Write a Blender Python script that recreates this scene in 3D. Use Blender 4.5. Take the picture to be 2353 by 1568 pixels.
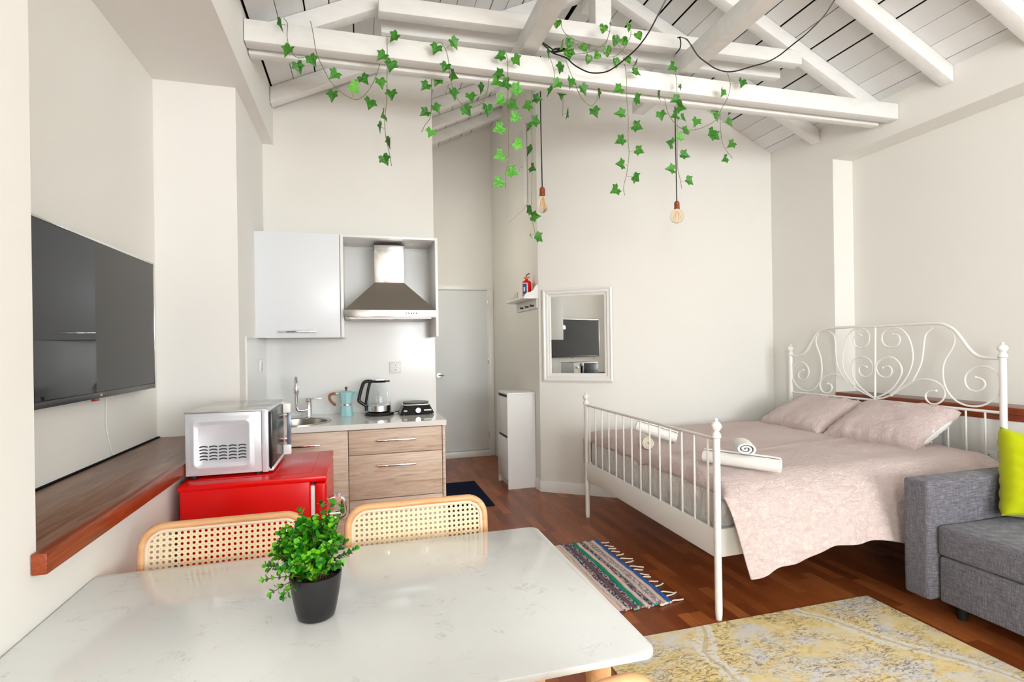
import bpy, bmesh, math, random
from mathutils import Vector, Matrix, noise
for _o in list(bpy.data.objects): bpy.data.objects.remove(_o, do_unlink=True)
scene = bpy.context.scene
C = scene.collection
PI = math.pi
rnd = random.Random(7)

# ------------------------------------------------------------------ camera
F_PX, PSI, RHO, CAM_H = 1216.0, math.atan(346.5/1216.0), 0.015, 1.35
cam_d = bpy.data.cameras.new('camera'); cam_d.sensor_fit = 'HORIZONTAL'; cam_d.sensor_width = 36.0
cam_d.lens = 36.0*F_PX/2353.0; cam_d.shift_y = (798.0-784.0)/2353.0
cam_d.clip_start = 0.02; cam_d.clip_end = 60
cam = bpy.data.objects.new('camera', cam_d); C.objects.link(cam)
R0 = Vector((math.cos(PSI), -math.sin(PSI), 0)); FW = Vector((math.sin(PSI), math.cos(PSI), 0)); U0 = Vector((0, 0, 1))
RR = R0*math.cos(RHO)-U0*math.sin(RHO); UU = U0*math.cos(RHO)+R0*math.sin(RHO)
M = Matrix.Identity(4)
for i in range(3):
    M[i][0], M[i][1], M[i][2] = RR[i], UU[i], -FW[i]
M[2][3] = CAM_H
cam.matrix_world = M
scene.camera = cam

# ------------------------------------------------------------------ world, daylight, exposure
w = bpy.data.worlds.new('world'); scene.world = w; w.use_nodes = True
w.node_tree.nodes['Background'].inputs[0].default_value = (0.86, 0.93, 1.0, 1)
w.node_tree.nodes['Background'].inputs[1].default_value = 2.2
vs = scene.view_settings
vs.view_transform = 'Standard'; vs.look = 'None'; vs.gamma = 1.0; vs.use_curve_mapping = False
vs.exposure = 0.16
def area(name, loc, size, rot, power, col=(0.935, 0.977, 1.0)):
    d = bpy.data.lights.new(name, 'AREA'); d.shape = 'RECTANGLE'; d.size, d.size_y = size
    d.energy = power; d.color = col
    o = bpy.data.objects.new(name, d); C.objects.link(o); o.location = loc; o.rotation_euler = rot
    return o
# daylight entering by the big windows of the wall behind the camera, and by a side window added to light the right
area('daylight_window_1', (1.45, -3.87, 1.7), (1.36, 1.56), (PI/2, 0, 0), 110)
area('daylight_window_2', (2.95, -3.87, 1.7), (1.36, 1.56), (PI/2, 0, 0), 130)
area('daylight_added_window', (-1.22, -2.4, 1.7), (1.5, 1.5), (0, -PI/2, 0), 230)

# ------------------------------------------------------------------ object helpers
def tag(o, label=None, cat=None, group=None, kind=None):
    if label: o['label'] = label
    if cat: o['category'] = cat
    if group: o['group'] = group
    if kind: o['kind'] = kind
    return o
def thing(name, label, cat, loc=(0, 0, 0), group=None):
    o = bpy.data.objects.new(name, None); C.objects.link(o); o.location = loc
    o.empty_display_size = 0.1
    return tag(o, label, cat, group)
def obj(name, bm, mat, parent=None, smooth=None, label=None, flat=False):
    me = bpy.data.meshes.new(name)
    bmesh.ops.recalc_face_normals(bm, faces=bm.faces[:])
    bm.to_mesh(me); bm.free()
    if not flat:
        for p in me.polygons: p.use_smooth = True
        me.set_sharp_from_angle(angle=math.radians(smooth or 38))
    for m in (mat if isinstance(mat, (list, tuple)) else [mat]): me.materials.append(m)
    o = bpy.data.objects.new(name, me); C.objects.link(o)
    if parent:
        o.parent = parent
        if parent.type == 'EMPTY': o.matrix_parent_inverse = Matrix.Translation(-parent.location)
    if label: o['label'] = label
    return o
def struct(name, bm, mat, **k):
    o = obj(name, bm, mat, **k); o['kind'] = 'structure'; return o
def dup(root, loc, rotz=None, label=None):
    r = root.copy(); C.objects.link(r); r.location = loc
    if rotz is not None: r.rotation_euler = (0, 0, rotz)
    if label: r['label'] = label
    for ch in list(root.children):
        c = ch.copy(); C.objects.link(c); c.parent = r; c.matrix_parent_inverse = ch.matrix_parent_inverse.copy()
        for g in ch.children:
            d = g.copy(); C.objects.link(d); d.parent = c
    return r
def NB(): return bmesh.new()
def merge(bm, b2, mat=None):
    if mat is not None:
        for f in b2.faces: f.material_index = mat
    me = bpy.data.meshes.new('tmp'); b2.to_mesh(me); b2.free(); bm.from_mesh(me); bpy.data.meshes.remove(me)
def box(bm, x0, x1, y0, y1, z0, z1, bev=0.0, seg=2, mat=None, rot=None, piv=None):
    b = bmesh.new()
    bmesh.ops.create_cube(b, size=1.0)
    for v in b.verts:
        v.co = Vector(((x0+x1)/2+v.co.x*(x1-x0), (y0+y1)/2+v.co.y*(y1-y0), (z0+z1)/2+v.co.z*(z1-z0)))
    if bev > 0:
        bmesh.ops.bevel(b, geom=b.edges[:], offset=bev, segments=seg, affect='EDGES', profile=0.5)
    if rot is not None:
        pv = Vector(piv) if piv else Vector(((x0+x1)/2, (y0+y1)/2, (z0+z1)/2))
        for v in b.verts: v.co = pv+rot @ (v.co-pv)
    merge(bm, b, mat); return bm
def B(*a, **k): return box(NB(), *a, **k)
def frames(pts):
    pts = [Vector(p) for p in pts]; n = len(pts); T = []
    for i in range(n):
        t = pts[min(i+1, n-1)]-pts[max(i-1, 0)]
        T.append(t.normalized() if t.length > 1e-9 else Vector((0, 0, 1)))
    a = Vector((0, 0, 1)) if abs(T[0].z) < 0.9 else Vector((1, 0, 0))
    N = (a-T[0]*a.dot(T[0])).normalized(); out = []
    for i in range(n):
        N = (N-T[i]*N.dot(T[i]))
        N = N.normalized() if N.length > 1e-6 else a
        out.append((pts[i], T[i], N, T[i].cross(N)))
    return out
def tube(bm, pts, r, n=8, cap=True, mat=0, sx=1.0, sy=1.0):
    fr = frames(pts); rings = []
    for i, (p, t, a, b) in enumerate(fr):
        rr = r[i] if isinstance(r, (list, tuple)) else r
        rings.append([bm.verts.new(p+a*(math.cos(2*PI*k/n)*rr*sx)+b*(math.sin(2*PI*k/n)*rr*sy)) for k in range(n)])
    for i in range(len(rings)-1):
        for k in range(n):
            f = bm.faces.new((rings[i][k], rings[i][(k+1) % n], rings[i+1][(k+1) % n], rings[i+1][k])); f.material_index = mat
    if cap:
        for rg in (rings[0], rings[-1]):
            f = bm.faces.new(rg); f.material_index = mat
    return bm
def smooth_path(pts, sub=4):
    P = [Vector(p) for p in pts]; out = []
    for i in range(len(P)-1):
        p0, p1, p2, p3 = P[max(i-1, 0)], P[i], P[i+1], P[min(i+2, len(P)-1)]
        for s in range(sub):
            t = s/sub
            out.append(0.5*((2*p1)+(p2-p0)*t+(2*p0-5*p1+4*p2-p3)*t*t+(3*p1-p0-3*p2+p3)*t**3))
    out.append(P[-1]); return out
def lathe(bm, prof, c, n=24, axis='z', mat=0, mtx=None):
    """prof: list of (r, h); c: centre of the base"""
    rings = []; c = Vector(c)
    def P(r, h, a):
        u, v = math.cos(a)*r, math.sin(a)*r
        p = Vector((u, v, h)) if axis == 'z' else (Vector((h, u, v)) if axis == 'x' else Vector((u, h, v)))
        if mtx is not None: p = mtx @ p
        return c+p
    for r, h in prof:
        if r < 1e-5: rings.append([bm.verts.new(P(0, h, 0))])
        else: rings.append([bm.verts.new(P(r, h, 2*PI*k/n)) for k in range(n)])
    for i in range(len(rings)-1):
        a, b = rings[i], rings[i+1]
        for k in range(n):
            k2 = (k+1) % n
            if len(a) == 1 and len(b) == 1: continue
            if len(a) == 1: f = bm.faces.new((a[0], b[k], b[k2]))
            elif len(b) == 1: f = bm.faces.new((a[k], a[k2], b[0]))
            else: f = bm.faces.new((a[k], a[k2], b[k2], b[k]))
            f.material_index = mat
    return bm
def prism(bm, poly, lo, hi, axis='z', mat=0, bev=0.0):
    """poly: 2-D outline; extruded from lo to hi along axis"""
    def P(u, v, h):
        return Vector((u, v, h)) if axis == 'z' else (Vector((h, u, v)) if axis == 'x' else Vector((u, h, v)))
    b = bmesh.new()
    a = [b.verts.new(P(u, v, lo)) for u, v in poly]; t = [b.verts.new(P(u, v, hi)) for u, v in poly]; n = len(poly)
    b.faces.new(a); b.faces.new(t)
    for k in range(n): b.faces.new((a[k], a[(k+1) % n], t[(k+1) % n], t[k]))
    bmesh.ops.recalc_face_normals(b, faces=b.faces[:])
    if bev > 0:
        ed = [e for e in b.edges if any(len(f.verts) == n for f in e.link_faces) or n <= 6]
        bmesh.ops.bevel(b, geom=ed, offset=bev, segments=2, affect='EDGES', profile=0.5)
    merge(bm, b, mat); return bm
def rrect(x0, x1, y0, y1, r, n=6):
    out = []
    for cx, cy, a0 in ((x1-r, y1-r, 0), (x0+r, y1-r, PI/2), (x0+r, y0+r, PI), (x1-r, y0+r, 1.5*PI)):
        for k in range(n+1):
            a = a0+PI/2*k/n; out.append((cx+r*math.cos(a), cy+r*math.sin(a)))
    return out
def sphere(bm, c, r, n=16, sz=1.0, mat=0):
    return lathe(bm, [(r*math.sin(PI*k/n), -r*sz*math.cos(PI*k/n)) for k in range(n+1)], c, n=n+4, mat=mat)

# ------------------------------------------------------------------ materials
def lin(c):
    return tuple(((x/255.0)/12.92 if x/255.0 <= 0.04045 else (((x/255.0)+0.055)/1.055)**2.4) for x in c)+(1.0,)
class Mat:
    def __init__(s, name, col=(200, 200, 200), rough=0.5, metal=0.0, spec=0.5, **k):
        s.m = bpy.data.materials.new(name); s.m.use_nodes = True
        s.t = s.m.node_tree; s.N = s.t.nodes; s.L = s.t.links
        s.p = s.N['Principled BSDF']; s.out = s.N['Material Output']
        s.p.inputs['Base Color'].default_value = lin(col) if max(col) > 1.01 else tuple(col)+(1.0,)
        s.p.inputs['Roughness'].default_value = rough; s.p.inputs['Metallic'].default_value = metal
        s.p.inputs['Specular IOR Level'].default_value = spec
        for kk, v in k.items(): s.p.inputs[kk.replace('_', ' ')].default_value = v
    def n(s, t, **k):
        q = s.N.new(t)
        for a, v in k.items():
            if a.startswith('i_'): q.inputs[a[2:].replace('_', ' ')].default_value = v
            else: setattr(q, a, v)
        return q
    def l(s, a, b): s.L.new(a, b)
    def coord(s, scale=(1, 1, 1), rot=(0, 0, 0)):
        t = s.n('ShaderNodeTexCoord'); mp = s.n('ShaderNodeMapping')
        mp.inputs['Scale'].default_value = scale; mp.inputs['Rotation'].default_value = rot
        s.l(t.outputs['Object'], mp.inputs['Vector']); return mp.outputs[0]
    def noise(s, scale, vec=None, detail=4, rough=0.55, dist=0.0):
        q = s.n('ShaderNodeTexNoise'); q.inputs['Scale'].default_value = scale; q.inputs['Detail'].default_value = detail
        q.inputs['Roughness'].default_value = rough; q.inputs['Distortion'].default_value = dist
        s.l(vec if vec is not None else s.coord(), q.inputs['Vector']); return q.outputs['Fac']
    def ramp(s, fac, stops, interp='LINEAR'):
        q = s.n('ShaderNodeValToRGB'); q.color_ramp.interpolation = interp
        e = q.color_ramp.elements
        while len(e) > 1: e.remove(e[-1])
        e[0].position = stops[0][0]; e[0].color = lin(stops[0][1])
        for p, c in stops[1:]:
            x = e.new(p); x.color = lin(c)
        s.l(fac, q.inputs[0]); return q.outputs[0]
    def mix(s, fac, a, b, mode='MIX'):
        q = s.n('ShaderNodeMix', data_type='RGBA', blend_type=mode)
        for v, i in ((fac, 0), (a, 6), (b, 7)):
            if hasattr(v, 'is_linked') or hasattr(v, 'links'): s.l(v, q.inputs[i])
            else: q.inputs[i].default_value = v if i == 0 else (lin(v) if max(v) > 1.01 else tuple(v)[:3]+(1,))
        return q.outputs[2]
    def math(s, op, a, b=None, c=None):
        q = s.n('ShaderNodeMath', operation=op)
        for i, v in enumerate((a, b, c)):
            if v is None: continue
            if isinstance(v, (int, float)): q.inputs[i].default_value = v
            else: s.l(v, q.inputs[i])
        return q.outputs[0]
    def bump(s, h, strength=0.2, dist=0.002):
        q = s.n('ShaderNodeBump'); q.inputs['Strength'].default_value = strength; q.inputs['Distance'].default_value = dist
        s.l(h, q.inputs['Height']); s.l(q.outputs[0], s.p.inputs['Normal']); return s
    def col(s, c): s.l(c, s.p.inputs['Base Color']); return s

def plaster(name, col, rough=0.75):
    m = Mat(name, col, rough, spec=0.25)
    n1 = m.noise(1.3, detail=3); c2 = tuple(max(0, x-5) for x in col)
    m.col(m.mix(n1, col, c2))
    return m.bump(m.noise(18, detail=5), 0.12, 0.004).m
M_WALL = plaster('wall_paint', (241, 239, 232))
M_WALLW = plaster('white_wall_paint', (245, 243, 238))
M_SPLASH = Mat('glossy_backsplash', (230, 231, 229), 0.16, spec=0.5).m
_m = Mat('white_painted_wood', (243, 242, 238), 0.42, spec=0.4)
_v = _m.coord((3, 14, 14)); _m.bump(_m.noise(6, _v, 6, 0.65), 0.25, 0.004)
_m.col(_m.ramp(_m.noise(3, _m.coord((2, 6, 6)), 6), [(0.3, (247, 246, 243)), (0.62, (240, 239, 234)), (0.8, (228, 226, 218))]))
M_BEAM = _m.m
_m = Mat('white_painted_boards', (232, 230, 224), 0.55, spec=0.3)
_g = _m.n('ShaderNodeNewGeometry')
_c = _m.ramp(_g.outputs['Random Per Island'], [(0.0, (230, 231, 230)), (0.5, (238, 239, 238)), (1.0, (245, 245, 244))])
_n = _m.noise(5, _m.coord((9, 1.2, 9)), 6, 0.6)
_m.col(_m.mix(_m.math('MULTIPLY', _n, 0.35), _c, (216, 215, 210))); _m.bump(_n, 0.3, 0.003)
M_BOARD = _m.m
M_DARK = Mat('dark_gap', (16, 15, 14), 0.9, spec=0.1).m
M_TRIM = Mat('white_gloss_trim', (240, 239, 234), 0.3).m
M_DOORW = Mat('door_white', (232, 235, 234), 0.5).m
M_LAM = Mat('white_laminate', (232, 236, 240), 0.3, spec=0.5).m
M_LAMEDGE = Mat('white_laminate_edge', (242, 242, 240), 0.25).m
M_WHITE = Mat('white_plastic', (240, 240, 238), 0.3).m
M_METALW = Mat('white_powder_coat', (240, 239, 233), 0.28).m
M_BLACK = Mat('black_plastic', (14, 14, 15), 0.25).m
M_BLACKM = Mat('black_matte', (22, 22, 23), 0.6).m
M_CHROME = Mat('chrome', (225, 225, 228), 0.06, 1.0).m
_m = Mat('brushed_steel', (176, 170, 160), 0.26, 1.0)
_m.bump(_m.noise(40, _m.coord((1, 1, 30)), 3), 0.08, 0.001); M_STEEL = _m.m
M_STEELP = Mat('polished_steel', (232, 232, 232), 0.16, 1.0).m
M_COPPER = Mat('copper', (205, 122, 88), 0.28, 1.0).m
M_RED = Mat('red_gloss', (222, 2, 2), 0.24, spec=0.32).m
M_GLASS = Mat('clear_glass', (250, 252, 252), 0.0, Transmission_Weight=1.0, IOR=1.25).m
M_AMBER = Mat('amber_glass', (255, 249, 238), 0.0, Transmission_Weight=1.0, IOR=1.08).m
M_FIL = Mat('filament', (220, 150, 70), 0.4, 0.6).m

# parquet floor: narrow strips running away from the camera, each stave its own tone
m = Mat('parquet_floor', (110, 60, 34), 0.3, spec=0.5)
tc = m.n('ShaderNodeTexCoord'); sp = m.n('ShaderNodeSeparateXYZ'); m.l(tc.outputs['Object'], sp.inputs[0])
row = m.math('FLOOR', m.math('DIVIDE', sp.outputs[0], 0.068))
wn = m.n('ShaderNodeTexWhiteNoise', noise_dimensions='1D'); m.l(row, wn.inputs['W'])
yy = m.math('DIVIDE', m.math('ADD', sp.outputs[1], m.math('MULTIPLY', wn.outputs[0], 3.0)), 0.34)
colm = m.math('FLOOR', yy)
cb = m.n('ShaderNodeCombineXYZ'); m.l(row, cb.inputs[0]); m.l(colm, cb.inputs[1])
w2 = m.n('ShaderNodeTexWhiteNoise', noise_dimensions='2D'); m.l(cb.outputs[0], w2.inputs['Vector'])
base = m.ramp(w2.outputs[0], [(0, (126, 60, 24)), (0.35, (148, 76, 33)), (0.7, (162, 86, 40)), (1, (180, 104, 54))])
mp = m.n('ShaderNodeMapping'); mp.inputs['Scale'].default_value = (16, 2.2, 1); m.l(tc.outputs['Object'], mp.inputs[0])
off = m.n('ShaderNodeVectorMath', operation='ADD'); m.l(mp.outputs[0], off.inputs[0]); m.l(w2.outputs['Color'], off.inputs[1])
g = m.noise(6, off.outputs[0], 7, 0.65, 0.6)
c = m.mix(m.ramp(g, [(0.35, (0, 0, 0)), (0.7, (255, 255, 255))]), base, (78, 38, 18))
q = m.n('ShaderNodeMix', data_type='RGBA'); q.inputs[0].default_value = 0.42; m.l(base, q.inputs[6]); m.l(c, q.inputs[7])
fx = m.math('FRACT', m.math('DIVIDE', sp.outputs[0], 0.068)); fy = m.math('FRACT', yy)
seam = m.math('MAXIMUM', m.math('LESS_THAN', fx, 0.018), m.math('LESS_THAN', fy, 0.005))
m.col(m.mix(m.math('MULTIPLY', seam, 0.55), q.outputs[2], (50, 24, 12)))
m.l(m.math('ADD', 0.22, m.math('MULTIPLY', g, 0.22)), m.p.inputs['Roughness'])
m.bump(g, 0.08, 0.001)
M_FLOOR = m.m
def wood(name, stops, scale=(1, 12, 12), rough=0.4, nscale=3.0, dist=1.2, bump=0.15):
    m = Mat(name, (160, 120, 80), rough)
    n_ = m.noise(nscale, m.coord(scale), 7, 0.62, dist)
    m.col(m.ramp(n_, stops)); m.bump(n_, bump, 0.002); return m.m
M_LEDGE = wood('walnut_ledge_sheen', [(0.25, (92, 60, 42)), (0.45, (126, 88, 66)), (0.62, (146, 107, 84)), (0.8, (162, 124, 100))], (14, 1.2, 14), 0.33)  # walnut tone lightened so the colour carries the reflection on its top
M_LEDGE_E = wood('orange_ledge_edge', [(0.3, (98, 34, 12)), (0.5, (140, 58, 22)), (0.75, (170, 82, 38))], (14, 1.2, 14), 0.3)
M_OAK = wood('pale_oak_laminate', [(0.28, (172, 144, 120)), (0.45, (200, 175, 152)), (0.6, (214, 192, 171)), (0.8, (224, 205, 187))], (1.1, 14, 16), 0.45, 3.2, 1.6, 0.1)
M_BEECH = wood('warm_beech', [(0.25, (206, 148, 96)), (0.5, (224, 172, 122)), (0.8, (238, 196, 152))], (1.5, 12, 12), 0.35, 3, 0.8, 0.08)
M_BROWNW = wood('brown_wood', [(0.3, (112, 62, 28)), (0.7, (168, 108, 58))], (6, 6, 20), 0.4)

# white quartz with fine grey veins
m = Mat('white_quartz', (232, 232, 228), 0.12, spec=0.5)
v = m.coord((1, 1, 1)); a1 = m.noise(9, v, 9, 0.7, 1.4)
vein = m.ramp(m.math('ABSOLUTE', m.math('SUBTRACT', a1, 0.5)), [(0.0, (255, 255, 255)), (0.008, (120, 120, 120)), (0.02, (0, 0, 0))])
patch = m.ramp(m.noise(14, v, 3), [(0.56, (0, 0, 0)), (0.70, (255, 255, 255))])
fac = m.mix(1.0, vein, patch, 'MULTIPLY')
m.col(m.mix(m.math('MULTIPLY', fac, 0.85), m.ramp(m.noise(3, v, 4), [(0.3, (220, 222, 220)), (0.7, (229, 231, 229))]), (150, 148, 142)))
M_QUARTZ = m.m
M_WORKTOP = Mat('white_worktop', (228, 228, 222), 0.07, spec=0.5).m

def fabric(name, c1, c2, scale=220, rough=0.9, bump=0.3, big=0.0, sheen=0.2):
    m = Mat(name, c1, rough, spec=0.15, Sheen_Weight=sheen)
    v = m.coord(); a = m.noise(scale, v, 3, 0.6)
    b_ = m.noise(9, v, 4)
    m.col(m.mix(m.math('MULTIPLY', m.math('ADD', a, b_), 0.5), c1, c2))
    m.bump(a, bump, 0.001); return m
_f = fabric('pink_linen', (246, 228, 223), (234, 208, 201), 60)
_h = _f.math('ADD', _f.math('MULTIPLY', _f.noise(34, _f.coord((1, 1.6, 1)), 6, .65, 1.6), 1.0), _f.math('MULTIPLY', _f.noise(260, None, 2), .12))
_f.bump(_h, 0.9, 0.022)
M_PINK = _f.m
_f = fabric('white_sheet', (238, 235, 230), (222, 218, 212), 80)
_f.bump(_f.noise(7, _f.coord((1, 2.2, 1.0), (0.5, 0, 0)), 4, .6, 2.2), 0.9, 0.03); M_SHEET = _f.m
M_PILLOWW = fabric('white_pillow', (236, 233, 230), (222, 219, 218), 120).m
M_TOWEL = fabric('white_towelling', (248, 247, 243), (236, 235, 230), 300, 0.95, 0.8).m
M_TOWELC = fabric('cream_towelling', (240, 233, 218), (222, 212, 192), 300, 0.95, 0.8).m
M_LIME = fabric('lime_cotton', (180, 188, 6), (156, 164, 2), 260, 0.85, 0.3).m
M_NAVY = fabric('navy_mat', (20, 28, 62), (12, 18, 42), 200, 0.95, sheen=0.0).m
# woven grey upholstery
m = Mat('grey_weave', (120, 118, 124), 0.9, spec=0.15, Sheen_Weight=0.15)
tc = m.n('ShaderNodeTexCoord'); 
def wv(sc):
    mp = m.n('ShaderNodeMapping'); mp.inputs['Scale'].default_value = sc; m.l(tc.outputs['Object'], mp.inputs[0]); return mp.outputs[0]
a = m.noise(1.0, wv((420, 420, 26)), 3, 0.6); b_ = m.noise(1.0, wv((26, 26, 420)), 3, 0.6); c_ = m.noise(1.0, wv((26, 420, 420)), 3, 0.6)
s_ = m.math('MULTIPLY', m.math('ADD', m.math('ADD', a, b_), c_), 0.3333)
m.col(m.ramp(s_, [(0.36, (66, 65, 71)), (0.5, (102, 100, 107)), (0.64, (148, 146, 151))])); m.bump(s_, 0.5, 0.001)
M_GREY = m.m
# cane webbing: rows of small round holes
m = Mat('cane_webbing', (242, 224, 184), 0.55)
tc = m.n('ShaderNodeTexCoord'); sp = m.n('ShaderNodeSeparateXYZ'); m.l(tc.outputs['Object'], sp.inputs[0])
def cell(o_, p, sh=0.0):
    return m.math('SUBTRACT', m.math('FRACT', m.math('ADD', m.math('DIVIDE', o_, p), 100.0+sh)), 0.5)
P_ = 0.0158
fx = cell(sp.outputs[0], P_); fz = cell(sp.outputs[2], P_)
d = m.math('SQRT', m.math('ADD', m.math('MULTIPLY', fx, fx), m.math('MULTIPLY', fz, fz)))
hole = m.math('LESS_THAN', d, 0.27)
dg = m.math('SQRT', m.math('ADD', m.math('POWER', cell(sp.outputs[0], P_, .5), 2.0), m.math('POWER', cell(sp.outputs[2], P_, .5), 2.0)))
hole = m.math('MAXIMUM', hole, m.math('LESS_THAN', dg, 0.07))
tr = m.n('ShaderNodeBsdfTransparent'); ms = m.n('ShaderNodeMixShader')
m.l(hole, ms.inputs[0]); m.l(m.p.outputs[0], ms.inputs[1]); m.l(tr.outputs[0], ms.inputs[2]); m.l(ms.outputs[0], m.out.inputs[0])
m.col(m.mix(m.noise(120, m.coord()), (248, 232, 196), (226, 204, 158)))
M_CANE = m.m
# leaves
def leafmat(name, a, b, c):
    m = Mat(name, a, 0.32, spec=0.4); g_ = m.n('ShaderNodeNewGeometry')
    m.col(m.ramp(g_.outputs['Random Per Island'], [(0, a), (0.5, b), (1, c)]))
    m.p.inputs['Subsurface Weight'].default_value = 0.0
    return m
M_BOX = leafmat('boxwood_leaf', (14, 88, 14), (44, 136, 16), (124, 192, 30)).m
def ivymat(name, a, b, edge):
    m = Mat(name, a, 0.4, spec=0.35); g_ = m.n('ShaderNodeNewGeometry')
    c = m.ramp(g_.outputs['Random Per Island'], [(0, a), (1, b)])
    m.col(m.mix(m.ramp(m.noise(90, m.coord(), 4), [(0.45, (0, 0, 0)), (0.7, (255, 255, 255))]), c, edge)); return m.m
M_IVY = ivymat('ivy_leaf', (34, 96, 22), (64, 132, 32), (84, 156, 58))
M_IVYL = ivymat('pale_ivy_leaf', (70, 152, 52), (98, 180, 60), (136, 206, 100))
M_POTH = ivymat('variegated_leaf', (26, 96, 22), (48, 128, 28), (150, 190, 90))
M_STEM = Mat('green_stem', (120, 128, 84), 0.6).m
M_TWIG = Mat('brown_twig', (92, 74, 44), 0.7).m
_s = Mat('soil_moss', (58, 34, 20), 0.95); _s.bump(_s.noise(160, None, 4), 1.0, 0.006); M_SOIL = _s.m
# mirror and screens
M_MIRROR = Mat('mirror_glass', (238, 240, 238), 0.0, 1.0).m
M_SCREEN = Mat('tv_screen', (6, 7, 9), 0.03, spec=0.5, IOR=1.45).m
SCROLL_TOP_RAIL=[(3.940,1.237),(3.859,1.235),(3.791,1.251),(3.743,1.296),(3.694,1.367),(3.642,1.432),(3.585,1.459),(3.520,1.468),(3.394,1.469),(3.247,1.469),(3.109,1.466),(2.938,1.469),(2.780,1.470),(2.663,1.468),(2.607,1.454),(2.553,1.418),(2.514,1.366),(2.476,1.306),(2.438,1.263),(2.401,1.243),(2.353,1.238),(2.288,1.239)]
SCROLL_L1=[(3.633,1.423),(3.656,1.386),(3.655,1.329),(3.622,1.254),(3.604,1.180),(3.605,1.077),(3.627,1.011),(3.673,0.960),(3.732,0.932),(3.791,0.928),(3.864,0.957),(3.913,1.013),(3.931,1.082),(3.917,1.142),(3.860,1.175),(3.799,1.175),(3.751,1.138),(3.738,1.085),(3.759,1.041),(3.801,1.022),(3.844,1.037),(3.852,1.071),(3.830,1.101),(3.800,1.109)]
SCROLL_L2=[(3.574,1.449),(3.520,1.438),(3.478,1.405),(3.464,1.346),(3.463,1.255),(3.451,1.174),(3.411,1.086),(3.361,1.035),(3.312,0.999)]
SCROLL_L3=[(3.312,0.999),(3.361,1.035),(3.421,1.072),(3.484,1.087),(3.548,1.072),(3.604,1.040),(3.624,0.992),(3.611,0.946),(3.567,0.923),(3.524,0.939),(3.504,0.972),(3.517,0.999),(3.544,1.003)]
SCROLL_L4=[(3.131,0.919),(3.208,0.950),(3.274,0.980),(3.331,1.037),(3.385,1.114),(3.399,1.193),(3.387,1.283),(3.361,1.371),(3.315,1.436),(3.247,1.459),(3.195,1.445),(3.164,1.410),(3.163,1.359),(3.193,1.317),(3.230,1.302),(3.278,1.317),(3.299,1.357),(3.286,1.391),(3.257,1.408),(3.231,1.400)]
SCROLL_L5=[(3.131,0.923),(3.208,0.967),(3.273,1.023),(3.311,1.091),(3.317,1.152),(3.299,1.204),(3.251,1.231),(3.194,1.228),(3.153,1.199),(3.133,1.157),(3.141,1.115),(3.174,1.084),(3.215,1.080),(3.248,1.106),(3.252,1.145),(3.223,1.166),(3.186,1.154)]
SCROLL_R5=[(3.131,0.923),(3.064,0.945),(2.986,1.000),(2.936,1.068),(2.910,1.133),(2.926,1.188),(2.966,1.225),(3.016,1.234),(3.068,1.217),(3.106,1.175),(3.103,1.125),(3.070,1.089),(3.027,1.083),(2.993,1.105),(2.986,1.142),(3.009,1.165),(3.052,1.154)]
SCROLL_R4=[(3.131,0.916),(3.064,0.925),(3.004,0.950),(2.953,0.991),(2.895,1.062),(2.854,1.135),(2.831,1.214),(2.833,1.291),(2.859,1.378),(2.906,1.434),(2.954,1.452),(3.013,1.442),(3.052,1.411),(3.059,1.357),(3.032,1.316),(2.986,1.305),(2.940,1.323),(2.919,1.363),(2.935,1.395),(2.972,1.402)]
SCROLL_R2=[(2.692,1.438),(2.732,1.405),(2.748,1.360),(2.756,1.291),(2.769,1.207),(2.796,1.137),(2.836,1.062)]
SCROLL_R3=[(2.996,0.947),(2.920,1.005),(2.840,1.056),(2.786,1.080),(2.726,1.083),(2.668,1.068),(2.627,1.033),(2.617,0.990),(2.638,0.944),(2.678,0.919),(2.717,0.921),(2.744,0.949),(2.742,0.984),(2.720,1.004),(2.676,1.009)]
SCROLL_R1=[(2.607,1.445),(2.567,1.407),(2.552,1.356),(2.568,1.299),(2.603,1.240),(2.626,1.181),(2.629,1.107),(2.613,1.034),(2.573,0.972),(2.520,0.937),(2.455,0.926),(2.393,0.939),(2.338,0.979),(2.303,1.029),(2.297,1.097),(2.313,1.143),(2.354,1.179),(2.402,1.184),(2.452,1.165),(2.488,1.128),(2.495,1.078),(2.473,1.037),(2.435,1.024),(2.398,1.039),(2.379,1.071),(2.394,1.101),(2.431,1.113)]
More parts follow.
